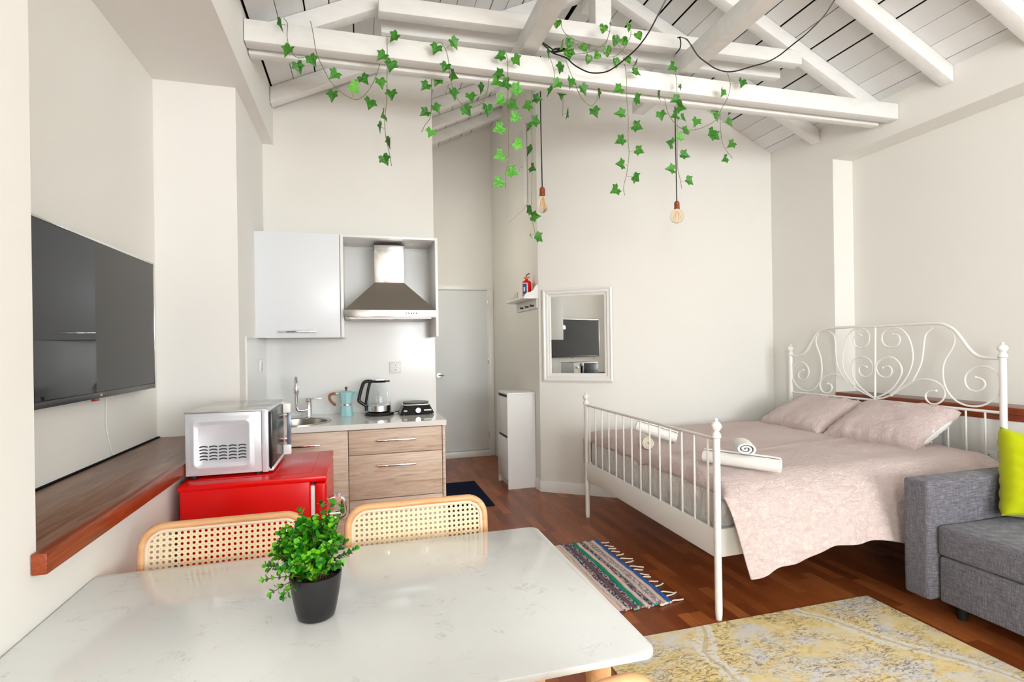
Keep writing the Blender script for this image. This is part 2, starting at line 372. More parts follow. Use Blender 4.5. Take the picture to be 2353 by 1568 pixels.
IVY=[
('ivy',[(-0.359,2.930,3.058),(-0.341,2.930,3.033),(-0.344,2.930,2.966),(-0.334,2.930,2.917),(-0.311,2.930,2.873),(-0.288,2.930,2.864),(-0.262,2.930,2.869)],[(-0.368,2.930,3.017,1),(-0.339,2.930,2.886,0),(-0.290,2.930,2.807,0)]),
('ivy',[(-0.230,2.930,3.063),(-0.224,2.930,3.039),(-0.214,2.930,2.978),(-0.202,2.930,2.899),(-0.171,2.930,2.829),(-0.134,2.930,2.760),(-0.078,2.930,2.708),(-0.029,2.930,2.683),(0.007,2.930,2.684),(0.044,2.930,2.718),(0.077,2.930,2.771),(0.104,2.930,2.835),(0.118,2.930,2.886)],[(-0.222,2.930,2.852,0),(-0.116,2.930,2.792,0),(-0.125,2.930,2.680,0),(-0.015,2.930,2.734,2),(0.036,2.930,2.785,0),(0.063,2.930,2.660,0)]),
('ivy',[(0.158,2.920,3.034),(0.158,2.920,2.928),(0.155,2.920,2.806),(0.152,2.920,2.700),(0.141,2.920,2.600),(0.140,2.920,2.532),(0.146,2.920,2.479),(0.160,2.920,2.412),(0.172,2.920,2.337)],[(0.195,2.920,3.028,0),(0.128,2.920,2.916,0),(0.174,2.920,2.873,0),(0.121,2.920,2.772,0),(0.176,2.920,2.717,0),(0.130,2.920,2.602,1),(0.118,2.920,2.535,1),(0.163,2.920,2.458,1),(0.137,2.920,2.363,0)]),
('ivy',[(0.373,3.170,3.011),(0.422,3.170,3.009),(0.426,3.170,2.912),(0.424,3.170,2.794),(0.415,3.170,2.726),(0.385,3.170,2.681),(0.363,3.170,2.637)],[(0.388,3.170,2.906,0),(0.462,3.170,2.946,0),(0.382,3.170,2.748,0),(0.453,3.170,2.781,0),(0.413,3.170,2.633,2)]),
('ivy',[(0.433,2.930,3.049),(0.452,2.930,3.048),(0.479,2.930,3.008),(0.492,2.930,2.947),(0.499,2.930,2.870),(0.515,2.930,2.793),(0.546,2.930,2.737),(0.586,2.930,2.706),(0.634,2.930,2.712),(0.684,2.930,2.745),(0.709,2.930,2.800),(0.723,2.930,2.882)],[(0.420,2.930,3.002,0),(0.521,2.930,3.047,0),(0.470,2.930,2.907,0),(0.519,2.930,2.870,1),(0.513,2.930,2.765,0),(0.589,2.930,2.679,0),(0.613,2.930,2.757,0),(0.677,2.930,2.812,1),(0.708,2.930,2.696,0)]),
('ivy',[(0.793,2.920,3.048),(0.814,2.920,3.048),(0.830,2.920,3.003),(0.831,2.920,2.890),(0.830,2.920,2.729),(0.831,2.920,2.535),(0.827,2.920,2.422),(0.812,2.920,2.348),(0.810,2.920,2.259)],[(0.784,2.920,3.005,0),(0.880,2.920,2.996,0),(0.772,2.920,2.903,0),(0.757,2.920,2.857,0),(0.811,2.920,2.852,0),(0.885,2.920,2.828,3),(0.857,2.920,2.736,0),(0.780,2.920,2.754,2),(0.873,2.920,2.669,2),(0.768,2.920,2.593,2),(0.886,2.920,2.512,2),(0.767,2.920,2.441,2),(0.849,2.920,2.351,2),(0.758,2.920,2.284,2)]),
('ivy',[(1.064,3.180,3.029),(1.061,3.180,2.833),(1.058,3.180,2.655),(1.057,3.180,2.477),(1.050,3.180,2.298),(1.052,3.180,2.156),(1.076,3.180,2.041)],[(1.029,3.180,2.999,1),(1.026,3.180,2.865,0),(1.083,3.180,2.773,0),(1.036,3.180,2.728,1),(1.038,3.180,2.582,1),(1.058,3.180,2.477,1),(1.028,3.180,2.208,1),(1.069,3.180,2.174,0),(1.095,3.180,2.917,0),(1.139,3.180,3.021,0),(1.035,3.180,2.057,1),(1.090,3.180,2.037,0)]),
('ivy',[(1.077,2.940,3.097),(1.107,2.940,3.035),(1.124,2.940,2.970),(1.123,2.940,2.912)],[(1.081,2.940,3.073,1),(1.160,2.940,2.996,1),(1.091,2.940,2.849,1),(1.132,2.940,2.900,0)]),
('ivy',[(1.193,2.930,3.049),(1.201,2.930,3.034),(1.227,2.930,2.970),(1.245,2.930,2.930),(1.262,2.930,2.890),(1.289,2.930,2.843),(1.325,2.930,2.809),(1.357,2.930,2.798),(1.390,2.930,2.833),(1.404,2.930,2.882)],[(1.216,2.930,2.914,0),(1.211,2.930,3.081,0),(1.298,2.930,2.882,0),(1.397,2.930,2.870,1),(1.372,2.930,2.755,0)]),
('ivy',[(1.269,3.170,3.041),(1.269,3.170,2.941),(1.263,3.170,2.823)],[(1.248,3.170,2.957,0),(1.288,3.170,2.837,1)]),
('ivy',[(1.577,2.930,3.079),(1.586,2.930,3.059),(1.592,2.930,2.990),(1.593,2.930,2.869),(1.600,2.930,2.740),(1.598,2.930,2.610),(1.602,2.930,2.524),(1.585,2.930,2.410),(1.562,2.930,2.322),(1.569,2.930,2.270)],[(1.653,2.930,3.028,0),(1.527,2.930,2.909,0),(1.657,2.930,2.862,0),(1.537,2.930,2.764,0),(1.656,2.930,2.696,0),(1.536,2.930,2.600,0),(1.667,2.930,2.548,0),(1.535,2.930,2.455,0),(1.640,2.930,2.377,0),(1.495,2.930,2.294,0)]),
('ivy',[(1.925,2.920,3.080),(1.939,2.920,3.011),(1.938,2.920,2.904),(1.937,2.920,2.726),(1.935,2.920,2.548),(1.938,2.920,2.460),(1.954,2.920,2.390),(1.963,2.920,2.337)],[(1.898,2.920,3.090,0),(1.954,2.920,2.986,1),(1.919,2.920,2.886,0),(1.960,2.920,2.844,1),(1.913,2.920,2.784,0),(1.976,2.920,2.775,0),(1.952,2.920,2.652,2),(1.995,2.920,2.696,0),(1.877,2.920,2.612,0),(1.982,2.920,2.544,0),(1.876,2.920,2.448,0),(2.012,2.920,2.381,0)]),
('ivy',[(2.325,2.930,3.118),(2.341,2.930,3.074),(2.345,2.930,3.029),(2.322,2.930,2.952),(2.278,2.930,2.883),(2.234,2.930,2.806),(2.180,2.930,2.768),(2.106,2.930,2.734),(2.033,2.930,2.717),(1.962,2.930,2.728),(1.906,2.930,2.772),(1.872,2.930,2.830),(1.858,2.930,2.899)],[(1.821,2.930,2.782,0),(2.072,2.930,2.766,0),(1.808,2.930,2.902,1),(2.274,2.930,2.979,0),(2.425,2.930,3.059,0)]),
('ivy',[(2.454,3.170,3.042),(2.449,3.170,2.928),(2.456,3.170,2.820),(2.472,3.170,2.752),(2.506,3.170,2.705),(2.546,3.170,2.664)],[(2.389,3.170,2.981,3),(2.406,3.170,2.933,0),(2.529,3.170,2.998,0),(2.515,3.170,2.905,0),(2.366,3.170,2.826,0),(2.398,3.170,2.800,0),(2.527,3.170,2.755,0),(2.472,3.170,2.648,0)]),
('pothos',[(1.157,2.900,3.252),(1.161,2.900,3.219),(1.192,2.900,3.182),(1.254,2.900,3.158),(1.335,2.900,3.149),(1.427,2.900,3.149),(1.470,2.900,3.253),(1.446,2.900,3.186),(1.390,2.900,3.136),(1.316,2.900,3.096),(1.235,2.900,3.076)],[(1.126,2.900,3.237,0),(1.421,2.900,3.252,0),(1.469,2.900,3.301,1),(1.200,2.900,3.135,0),(1.151,2.900,3.114,1),(1.286,2.900,3.114,0),(1.378,2.900,3.085,0),(1.320,2.900,3.056,0),(1.190,2.900,3.070,3)]),
('pothos',[(1.612,2.900,3.266),(1.607,2.900,3.235),(1.592,2.900,3.207),(1.558,2.900,3.151),(1.501,2.900,3.100),(1.435,2.900,3.087)],[(1.584,2.900,3.287,0),(1.653,2.900,3.242,0),(1.554,2.900,3.193,3),(1.497,2.900,3.193,0),(1.443,2.900,3.121,0),(1.498,2.900,3.059,0),(1.576,2.900,3.083,0),(1.631,2.900,3.073,1)]),
]
WIRE1=[(1.407,2.200,2.980),(1.501,2.400,3.065),(1.554,2.600,3.080),(1.551,2.720,3.060),(1.503,2.800,3.022),(1.455,2.850,2.992),(1.410,2.870,2.976),(1.341,2.880,2.969),(1.287,2.880,2.977),(1.225,2.880,3.002),(1.190,2.900,3.045),(1.153,2.920,3.068),(1.108,2.940,3.093),(1.046,2.960,3.162)]
WIRE2=[(2.415,2.200,3.147),(2.552,2.400,3.201),(2.634,2.600,3.232),(2.624,2.700,3.217),(2.590,2.780,3.185),(2.528,2.820,3.157),(2.455,2.850,3.140),(2.364,2.870,3.111),(2.286,2.880,3.097),(2.177,2.848,3.085),(2.069,2.799,3.085),(1.970,2.744,3.085),(1.862,2.657,3.085),(1.804,2.614,3.085),(1.988,2.940,3.309),(1.972,2.950,3.310)]
LOOP2=[(1.985,2.950,3.311),(1.986,2.940,3.277),(1.979,2.940,3.236),(1.959,2.960,3.208),(2.112,3.200,3.343)]
# ================================================================== ROOM
XR, XL, XP, YB = 3.86, -1.018, -0.70, -3.8          # right wall, niche wall, pier / under-ledge wall, wall behind the camera
XS, YK, YF, YD, YW = -0.63, 3.94, 3.134, 6.46, 4.26  # kitchen side wall, kitchen wall, facing wall, door wall, wall behind the bed
ZN = 2.765                                           # underside of niche ceiling and wall beam
RX, RZ, SL = 1.755, 4.20, 0.475
def roof(x): return RZ-SL*abs(x-RX)
bm = NB(); box(bm, -1.3, 4.3, -4.1, 6.7, -0.12, 0.0); struct('floor', bm, M_FLOOR)
# kitchen wall with gable-shaped top; its right end is the corridor's corner
def gable(bm, x0, x1, y0, y1, z0=0.0):
    xs = [x0]+([RX] if x0 < RX < x1 else [])+[x1]
    poly = [(x0, z0), (x1, z0)]+[(x, roof(x)+0.03) for x in reversed(xs)]
    return prism(bm, poly, y0, y1, 'y')
bm = NB(); gable(bm, XS-0.5, 0.53, YK, YK+0.12); struct('wall_kitchen', bm, M_WALL)
bm = NB(); gable(bm, 0.41, 0.53, YK+0.12, YD); struct('wall_corridor_left', bm, M_WALL)
bm = NB(); gable(bm, 0.3, 1.75, YD, YD+0.15); struct('wall_door', bm, M_WALL)
# corridor right wall, diagonal wall and wall behind the bed: one solid block
P1, P2 = (1.60, 4.69), (2.18, 4.262)
bm = NB(); poly = [(1.60, YD+.15), P1, P2, (XR+.3, YW), (XR+.3, YD+.15)]
b = bmesh.new(); lo = [b.verts.new((x, y, 0)) for x, y in poly]; hi = [b.verts.new((x, y, roof(x)+.03)) for x, y in poly]
rp = b.verts.new((RX, YD+.15, RZ+.03))
n = len(poly)
b.faces.new(lo)
for k in range(n): b.faces.new((lo[k], lo[(k+1) % n], hi[(k+1) % n], hi[k]))
b.faces.new(hi[0:4]+[hi[4], rp])
merge(bm, b); struct('wall_back', bm, M_WALL)
# right wall with its long recess above the sill
ys0, ys1 = 0.4, 3.557
bm = NB()
box(bm, XR, XR+.35, YW-0.703, YW+.02, 0, 3.35)
box(bm, XR, XR+.35, 0.4, 3.557, 0, 0.845)
box(bm, XR+.211, XR+.35, 0.4, 3.557, 0.845, 2.9)
box(bm, XR, XR+.35, 0.4, 3.557, 2.9, 3.35)
box(bm, XR, XR+.35, -0.15, 0.4, 0, 3.35)
box(bm, XR, XR+.35, YB-.3, -0.15, 0, 3.35)
struct('wall_right', bm, M_WALL)
bm = NB(); box(bm, XR-.012, XR+.209, 0.42, 3.555, 0.885, 0.93, .004); box(bm, XR-.005, XR+.209, 0.42, 3.555, 0.848, 0.885, mat=1)
struct('trim_1', bm, [M_LEDGE, M_LEDGE_E], label='dark wood sill of the wall recess behind the bed')
for f in bpy.data.objects['trim_1'].data.polygons:
    if f.normal.x < -.9: f.material_index = 1
# left side: pier, under-ledge wall, niche wall, facing wall, kitchen side wall
bm = NB()
box(bm, -1.3, XP, -1.65, 1.42, 0, 3.1)                 # pier
box(bm, -1.3, XP, YB-.3, -3.15, 0, 3.1); box(bm, -1.3, XP, -3.15, -1.65, 0, 0.95); box(bm, -1.3, XP, -3.15, -1.65, 2.45, 3.1)
box(bm, -1.3, XP, 1.42, YF, 0, 0.868)                 # below ledge
box(bm, -1.3, XL, 1.42, YF, 0.868, 3.1)                # niche wall
struct('wall_left', bm, M_WALL)
bm = NB(); box(bm, -1.3, XS, YF, YK+.1, 0, 3.1); struct('wall_facing', bm, M_WALLW)
bm = NB(); box(bm, -1.3, -0.56, YB-.3, YK+.06, ZN, roof(-.56)+.04); struct('ceiling_niche', bm, M_WALLW)
# walnut ledge in the niche
bm = NB(); box(bm, XL, -0.672, 1.425, YF-.002, 0.868, 0.911, .004); box(bm, -0.699, -0.668, 1.395, YF-.002, 0.866, 0.914, .004, mat=1)
o = struct('trim_2', bm, [M_LEDGE, M_LEDGE_E], label='wooden ledge under the television')
for f in o.data.polygons:
    if f.normal.x > .7 and f.center.x > -.69: f.material_index = 1
# dark joint strip at the back of the ledge
bm = NB(); box(bm, XL, XL+.012, 1.425, YF-.002, 0.9115, 0.916); struct('trim_3', bm, M_DARK)
# wall behind the camera with two windows
bm = NB()
box(bm, -1.3, 0.75, YB-.15, YB, 0, 3.3); box(bm, 2.15, 2.25, YB-.15, YB, 0, 3.3); box(bm, 3.65, 4.2, YB-.15, YB, 0, 3.3)
for a, c_ in ((0.75, 2.15), (2.25, 3.65)):
    box(bm, a, c_, YB-.15, YB, 0, 0.9); box(bm, a, c_, YB-.15, YB, 2.5, 3.3)
gable(bm, -1.3, 4.2, YB-.15, YB, 3.0)
struct('wall_front', bm, M_WALL)
for i, (a, c_) in enumerate(((0.75, 2.15), (2.25, 3.65))):
    bm = NB()
    for x0, x1, z0, z1 in ((a, a+.06, .9, 2.5), (c_-.06, c_, .9, 2.5), (a, c_, .9, .96), (a, c_, 2.44, 2.5), ((a+c_)/2-.03, (a+c_)/2+.03, .9, 2.5), (a, c_, 2.0, 2.05)):
        box(bm, x0, x1, YB-.07, YB-.01, z0, z1, .004)
    struct('window_%d' % (i+1), bm, M_TRIM)
bm = NB()
for y0, y1, z0, z1 in ((-3.15, -3.09, .95, 2.45), (-1.71, -1.65, .95, 2.45), (-3.15, -1.65, .95, 1.01), (-3.15, -1.65, 2.39, 2.45), (-2.43, -2.37, .95, 2.45)):
    box(bm, XP-.12, XP-.06, y0, y1, z0, z1, .004)
struct('window_3', bm, M_TRIM)  # frame of the unseen side window, added for light on the right

# skirting boards
def skirt(bm, p, q, h=.098, t=.016):
    d = Vector((q[0]-p[0], q[1]-p[1], 0)); L = d.length; d.normalize(); nn = Vector((d.y, -d.x, 0))
    prof = [(0, 0), (t, 0), (t, h*.62), (t*.72, h*.68), (t*.72, h*.84), (t*.4, h*.93), (t*.25, h), (0, h)]
    a = [bm.verts.new(Vector((p[0], p[1], 0))+nn*u+Vector((0, 0, v))) for u, v in prof]
    b_ = [bm.verts.new(Vector((q[0], q[1], 0))+nn*u+Vector((0, 0, v))) for u, v in prof]
    bm.faces.new(a); bm.faces.new(b_)
    for k in range(len(prof)): bm.faces.new((a[k], a[(k+1) % 8], b_[(k+1) % 8], b_[k]))
bm = NB(); skirt(bm, (P1[0]-.004, P1[1]-.004), (P2[0], P2[1]-.002)); struct('baseboard_diagonal', bm, M_TRIM)
bm = NB(); skirt(bm, (1.60, 5.25), (1.60, 4.685)); struct('baseboard_corridor', bm, M_TRIM)
bm = NB(); skirt(bm, P2, (XR, YW)); struct('baseboard_back', bm, M_TRIM)
bm = NB(); skirt(bm, (XR, YW), (XR, 0.2)); struct('baseboard_right', bm, M_TRIM)

# door at the end of the corridor
bm = NB(); 
box(bm, 1.535, 1.598, YD-.03, YD, 0.0, 2.13, .004); box(bm, 0.76, 0.858, YD-.03, YD, 0, 2.13, .004)
box(bm, 0.76, 1.598, YD-.032, YD, 2.065, 2.145, .004); box(bm, 0.858, 1.535, YD-.05, YD, 0.0, 0.075, .005)
box(bm, 1.52, 1.537, YD-.022, YD, .07, 2.07, .002)
struct('trim_4', bm, M_TRIM, label='white door frame')
dr = struct('door_1', B(0.86, 1.522, YD-.016, YD+.0, 0.082, 2.055, .003), M_DOORW)
bm = NB()
for z in (1.93, 1.2, 0.28): box(bm, 1.517, 1.527, YD-.03, YD-.016, z-.05, z+.05, .003)
obj('hinge', bm, M_STEELP, dr)
bm = NB(); tube(bm, [(0.905, YD-.016, 1.02), (0.905, YD-.06, 1.02), (0.96, YD-.065, 1.02)], .010, 8); lathe(bm, [(0, 0), (.026, 0), (.026, .008), (0, .01)], (0.905, YD-.026, 1.02), 16, 'y')
obj('door_handle', bm, M_STEELP, dr)

# boarded roof slopes: real boards with uneven dark gaps
def slope(sign, x_end, name):
    bm = NB(); c = 1/math.sqrt(1+SL*SL); s0 = 0.02; L = abs(x_end-RX)/c; s = s0
    while s < L:
        wd = rnd.uniform(.138, .165); gap = rnd.choice([.004, .006, .008, .010, .014])
        e = min(s+wd, L+.1)
        for (ya, yb) in ((YB-.2, YD+.2),):
            P = []
            for ss, zz in ((s, 0), (e-gap, 0), (e-gap, .007), (s, .007)):
                x = RX+sign*ss*c+sign*zz*SL*c; z = RZ-ss*c*SL+zz*c; P.append((x, z))
            pa = [bm.verts.new((x, ya, z)) for x, z in P]; pb = [bm.verts.new((x, yb, z)) for x, z in P]
            bm.faces.new(pa); bm.faces.new(pb)
            for k in range(4): bm.faces.new((pa[k], pa[(k+1) % 4], pb[(k+1) % 4], pb[k]))
        s = e
    o = struct(name, bm, M_BOARD, flat=True)
    bm = NB(); nx = sign*SL*c; 
    P = [(RX, RZ+.022), (RX+sign*(L+.12)*c, RZ-(L+.12)*c*SL+.022), (RX+sign*(L+.12)*c, RZ-(L+.12)*c*SL+.08), (RX, RZ+.08)]
    prism(bm, P, YB-.2, YD+.2, 'y'); struct(name+'_lining', bm, M_DARK)
slope(1, 4.2, 'ceiling_right'); slope(-1, -0.75, 'ceiling_left')

# rafters: each timber a thing of its own
def rafter(sign, y, x_end, wdt=.085, dep=.10):
    c = 1/math.sqrt(1+SL*SL)
    def pt(x, dz): return (x, roof(x)+dz)
    x0 = RX+sign*.02
    poly = [pt(x0, -.001), pt(x_end, -.001), pt(x_end, -dep/c), pt(x0, -dep/c)]
    bm = NB(); prism(bm, poly, y, y+wdt, 'y', bev=.006); return bm
for y, lab in ((1.05, None), (1.57, None), (2.1, 'white painted rafter on the right slope, nearest the top right corner'), (2.6, 'white painted rafter on the right slope ending just right of the tie beam'), (3.13, 'white painted rafter on the right slope running behind the collar planks'), (3.68, 'white painted rafter on the right slope low behind the tie beam, above the bed')):
    lab = lab or 'white painted rafter on the right slope, %s towards the window wall' % ('last' if y < 1.3 else 'second to last')
    tag(obj('rafter', rafter(1, y, XR-.004 if y > 0 else XR), M_BEAM), lab, 'rafter', 'rafters of the right roof slope')
for y, lab in ((1.05, None), (1.57, None), (2.1, None), (2.6, None), (3.13, 'white painted rafter on the left slope rising behind the collar plank'), (3.80, 'white painted rafter against the kitchen wall, with small nail heads'),
               (4.42, None), (4.96, 'white painted rafter over the corridor, nearest the kitchen wall'), (5.42, 'white painted rafter over the corridor, middle one of three'), (5.88, 'white painted rafter over the corridor, nearest the door wall')):
    lab = lab or 'white painted rafter on the left slope, %s' % {1.05: 'closest to the window wall', 1.57: 'second from the window wall', 2.1: 'third from the window wall', 2.6: 'just before the tie beam', 4.42: 'hidden behind the kitchen wall'}[y]
    xe = -0.557 if y < 3.9 else 0.533
    tag(obj('rafter', rafter(-1, y, xe), M_BEAM), lab, 'rafter', 'rafters of the left roof slope')
bm = NB(); box(bm, 0.533, 1.6, 6.30, 6.455, 3.68, 3.74)
bm.free()
# tie beam of two planks, collar of two planks, king post, longitudinal timbers
def zl(x, a, b_): return a+(b_-a)*(x+.557)/(3.857+.557)
def plank(bm, x0, x1, y0, y1, zb, zt, tilt=0.0, bev=.007):
    b = bmesh.new(); bmesh.ops.create_cube(b, size=1)
    for v in b.verts:
        X = x0 if v.co.x < 0 else x1; Y = y0 if v.co.y < 0 else y1; Z = (zb if v.co.z < 0 else zt)+tilt*(X-(x0+x1)/2)
        v.co = Vector((X, Y, Z))
    bmesh.ops.bevel(b, geom=b.edges[:], offset=bev, segments=2, affect='EDGES', profile=.5); merge(bm, b)
tb = thing('tie_beam', 'long white tie beam of two planks draped with ivy, spanning the room', 'beam', (1.65, 3.0, 2.95))
bm = NB(); plank(bm, -0.557, 3.857, 2.98, 3.06, 2.972, 3.087, .012); obj('front_plank', bm, M_BEAM, tb)
bm = NB(); plank(bm, -0.557, 3.80, 3.09, 3.15, 2.962, 3.077, .012); obj('rear_plank', bm, M_BEAM, tb)
cb_ = thing('collar_beam', 'white collar beam of two planks crossing the rafters above the tie beam', 'beam', (1.55, 3.05, 3.3))
bm = NB(); plank(bm, 0.12, 3.02, 3.02, 3.10, 3.272, 3.365, .030); obj('front_plank', bm, M_BEAM, cb_)
bm = NB(); plank(bm, 0.14, 3.02, 3.22, 3.29, 3.272, 3.365, .030); obj('rear_plank', bm, M_BEAM, cb_)
bm = NB(); box(bm, 1.475, 1.59, 3.108, 3.215, 3.31, 4.02, .006); tag(obj('king_post', bm, M_BEAM), 'white upright king post standing on the collar beam', 'post')
bm = NB(); box(bm, RX-.04, RX+.04, YB, 3.9, RZ-.2, RZ-.02, .005); tag(obj('ridge_beam', bm, M_BEAM), 'white ridge beam under the peak of the roof', 'beam')
for x, lab in ((0.93, 'white longitudinal timber resting on the tie beam, left one with the black plug'), (2.0, 'white longitudinal timber resting on the tie beam, right of the king post')):
    tag(obj('longitudinal_beam', B(x+.01, x+.11, YB+.01, 3.62, 3.112, 3.225, .007), M_BEAM), lab, 'beam', 'timbers lying on the tie beam')

# unseen globe lamp added on the corridor's left side to brighten door and passage
t = thing('added_wall_lamp', 'small white globe lamp added unseen to brighten the corridor behind the kitchen', 'lamp', (0.60, 5.3, 2.35))
obj('bracket', lathe(NB(), [(0, 0.0005), (.045, 0.0005), (.045, .012), (.012, .02), (.012, .06), (0, .06)], (0.53, 5.3, 2.35), 20, 'x'), M_STEELP, t)
_e = Mat('added_lamp_glow', (255, 240, 220), .5); _e.p.inputs['Emission Color'].default_value = (1, .93, .84, 1); _e.p.inputs['Emission Strength'].default_value = 32
obj('globe', sphere(NB(), (0.66, 5.3, 2.35), .07, 12), _e.m, t)
# ================================================================== KITCHEN
YC = 3.33
def bar_handle(bm, x0, x1, y, z, r=.005):
    box(bm, x0, x1, y-.030, y-.020, z-.006, z+.006, .003)
    for x in (x0+.012, x1-.012): box(bm, x-.005, x+.005, y-.024, y, z-.004, z+.004)
# base cabinets
t = thing('base_cabinet', 'pale oak sink cabinet with a long bar handle, behind the red fridge', 'cabinet', (-0.35, 3.6, 0), 'oak kitchen base cabinets')
bm = NB(); box(bm, -0.612, -0.085, YC+.019, YK-.004, 0.10, 0.745); box(bm, -0.612, -0.085, YC+.019, YC+.036, 0.745, 0.866); box(bm, -0.612, -0.594, YC+.036, YK-.004, 0.745, 0.866); box(bm, -0.103, -0.085, YC+.036, YK-.004, 0.745, 0.866); box(bm, -0.612, -0.085, YC+.06, YC+.08, 0.0, 0.10); obj('body', bm, M_OAK, t)
d = obj('door', B(-0.609, -0.0845, YC, YC+.018, 0.112, 0.860, .0015), M_OAK, t)
bm = NB(); bar_handle(bm, -0.508, -0.242, YC, .787); obj('handle', bm, M_CHROME, d)
t = thing('base_cabinet', 'pale oak drawer cabinet at the right end of the kitchen counter', 'cabinet', (0.2, 3.6, 0), 'oak kitchen base cabinets')
bm = NB(); box(bm, -0.083, 0.482, YC+.019, YK-.004, 0.10, 0.866); box(bm, -0.083, 0.482, YC+.06, YC+.08, 0.0, 0.10); obj('body', bm, M_OAK, t)
obj('side_panel', B(0.484, 0.502, YC-.004, YK-.004, 0.0, 0.866, .001), M_OAK, t)
for z0, z1, zh in ((.712, .860, .793), (.440, .708, .640), (.112, .436, .37)):
    d = obj('drawer', B(-0.081, 0.481, YC, YC+.018, z0, z1, .0015), M_OAK, t)
    bm = NB(); bar_handle(bm, 0.082, 0.317, YC, zh); obj('handle', bm, M_CHROME, d)
# worktop with a round cut-out for the sink
SX, SY, SR = -0.385, 3.555, 0.185
def ring_slab(x0, x1, y0, y1, z0, z1, cx, cy, r, n=48):
    b = bmesh.new(); ov = [b.verts.new((x, y, z1)) for x, y in ((x0, y0), (x1, y0), (x1, y1), (x0, y1))]
    cv = [b.verts.new((cx+r*math.cos(2*PI*k/n), cy+r*math.sin(2*PI*k/n), z1)) for k in range(n)]
    E = [b.edges.new((ov[k], ov[(k+1) % 4])) for k in range(4)]+[b.edges.new((cv[k], cv[(k+1) % n])) for k in range(n)]
    bmesh.ops.triangle_fill(b, use_beauty=True, edges=E)
    r_ = bmesh.ops.extrude_face_region(b, geom=b.faces[:])
    for v in [g for g in r_['geom'] if isinstance(g, bmesh.types.BMVert)]: v.co.z = z0
    return b
o = obj('worktop', ring_slab(-0.626, 0.508, 3.31, YK-.008, 0.868, 0.90, SX, SY, SR-.004), M_WORKTOP)
tag(o, 'glossy white kitchen worktop over the oak cabinets, holding the round sink', 'worktop')
bm = NB(); lathe(bm, [(SR+.012, .9005), (SR+.012, .904), (SR-.003, .9045), (SR-.012, .898), (SR-.02, .80), (SR-.06, .765), (.03, .758), (0, .758), (0, .755), (.03, .755), (SR-.06, .761), (SR-.018, .797), (SR-.008, .89), (SR-.004, .9005)], (SX, SY, 0), 48)
t = thing('sink', 'round stainless steel sink set in the white worktop', 'sink', (SX, SY, .758)); obj('basin', bm, M_STEEL, t)
bm = NB(); lathe(bm, [(0, .7582), (.026, .7582), (.028, .762), (.014, .763), (0, .762)], (SX, SY, 0), 20); obj('drain', bm, M_CHROME, t)
# tap
FX, FY = -0.345, 3.775
t = thing('tap', 'tall curved chrome kitchen tap behind the round sink', 'tap', (FX, FY, .9))
bm = NB(); lathe(bm, [(0, .9003), (.030, .9003), (.030, .906), (.024, .909), (.022, .915), (.022, 1.005), (.018, 1.010), (0, 1.010)], (FX, FY, 0), 24); obj('body', bm, M_CHROME, t)
bm = NB(); tube(bm, smooth_path([(FX, FY-.01, .955), (FX-.035, FY-.018, .95), (FX-.062, FY-.022, .955), (FX-.072, FY-.025, .985), (FX-.072, FY-.027, 1.08), (FX-.070, FY-.04, 1.145), (FX-.066, FY-.075, 1.170), (FX-.062, FY-.115, 1.150), (FX-.060, FY-.13, 1.115)], 5), .0115, 14)
lathe(bm, [(0, 0), (.013, 0), (.016, .01), (.016, .04), (.0125, .06), (0, .062)], (FX-.060, FY-.131, 1.066), 18); obj('spout', bm, M_CHROME, t)
bm = NB(); lathe(bm, [(0, 1.010), (.0205, 1.010), (.0205, 1.026), (.016, 1.030), (0, 1.030)], (FX, FY, 0), 20); box(bm, FX+.0, FX+.085, FY-.012, FY+.004, 1.022, 1.028, .002); obj('lever', bm, M_CHROME, t)
# splash panels
bm = NB(); box(bm, XS+.001, 0.522, YK-.007, YK-.0006, 0.90, 1.43); box(bm, -0.118, 0.507, YK-.0065, YK-.0006, 1.43, 2.07)
tag(obj('backsplash', bm, M_SPLASH), 'glossy white splash panel behind the worktop, reaching up into the open hood unit', 'splashback')
bm = NB(); box(bm, XS, XS+.006, 3.295, YK-.008, 0.90, 1.43); box(bm, XS, XS+.009, 3.287, 3.295, 0.9, 1.434)
tag(obj('side_splash_panel', bm, M_SPLASH), 'narrow glossy splash panel on the side wall left of the sink', 'splashback')
def socket(name, mtx, label, holes=True):
    """socket built in local xz, facing -y, centre at origin"""
    t = thing(name, label, 'socket', mtx.translation)
    bm = NB(); box(bm, -.042, .042, -.009, 0, -.042, .042, .004); box(bm, -.032, .032, -.011, -.008, -.032, .032, .003)
    for v in bm.verts: v.co = mtx @ v.co
    obj('plate', bm, M_WHITE, t)
    bm = NB(); lathe(bm, [(.021, -.0125), (.021, -.011), (.019, -.0115), (.018, -.0112), (0, -.0112), (0, -.0122), (.016, -.0122)], (0, 0, 0), 24, 'y')
    for x in (-.0095, .0095): lathe(bm, [(0, -.0136), (.0026, -.0136), (.0026, -.012), (0, -.012)], (x, 0, 0), 8, 'y', 1)
    box(bm, -.003, .003, -.0136, -.011, .013, .018, mat=1); box(bm, -.003, .003, -.0136, -.011, -.018, -.013, mat=1)
    for v in bm.verts: v.co = mtx @ v.co
    obj('insert', bm, [M_WHITE, M_BLACKM], t)
    return t
socket('wall_socket', Matrix.Translation((0.237, YK-.007, 1.213)), 'white wall socket on the splashback between kettle and hood')
socket('wall_socket', Matrix.Translation((XS+.006, 3.70, 1.255)) @ Matrix.Rotation(PI/2, 4, 'Z'), 'white wall socket on the narrow side splash panel')
socket('wall_socket', Matrix.Translation((XR, 2.42, 0.60)) @ Matrix.Rotation(-PI/2, 4, 'Z'), 'wall socket low on the right wall behind the bed head')
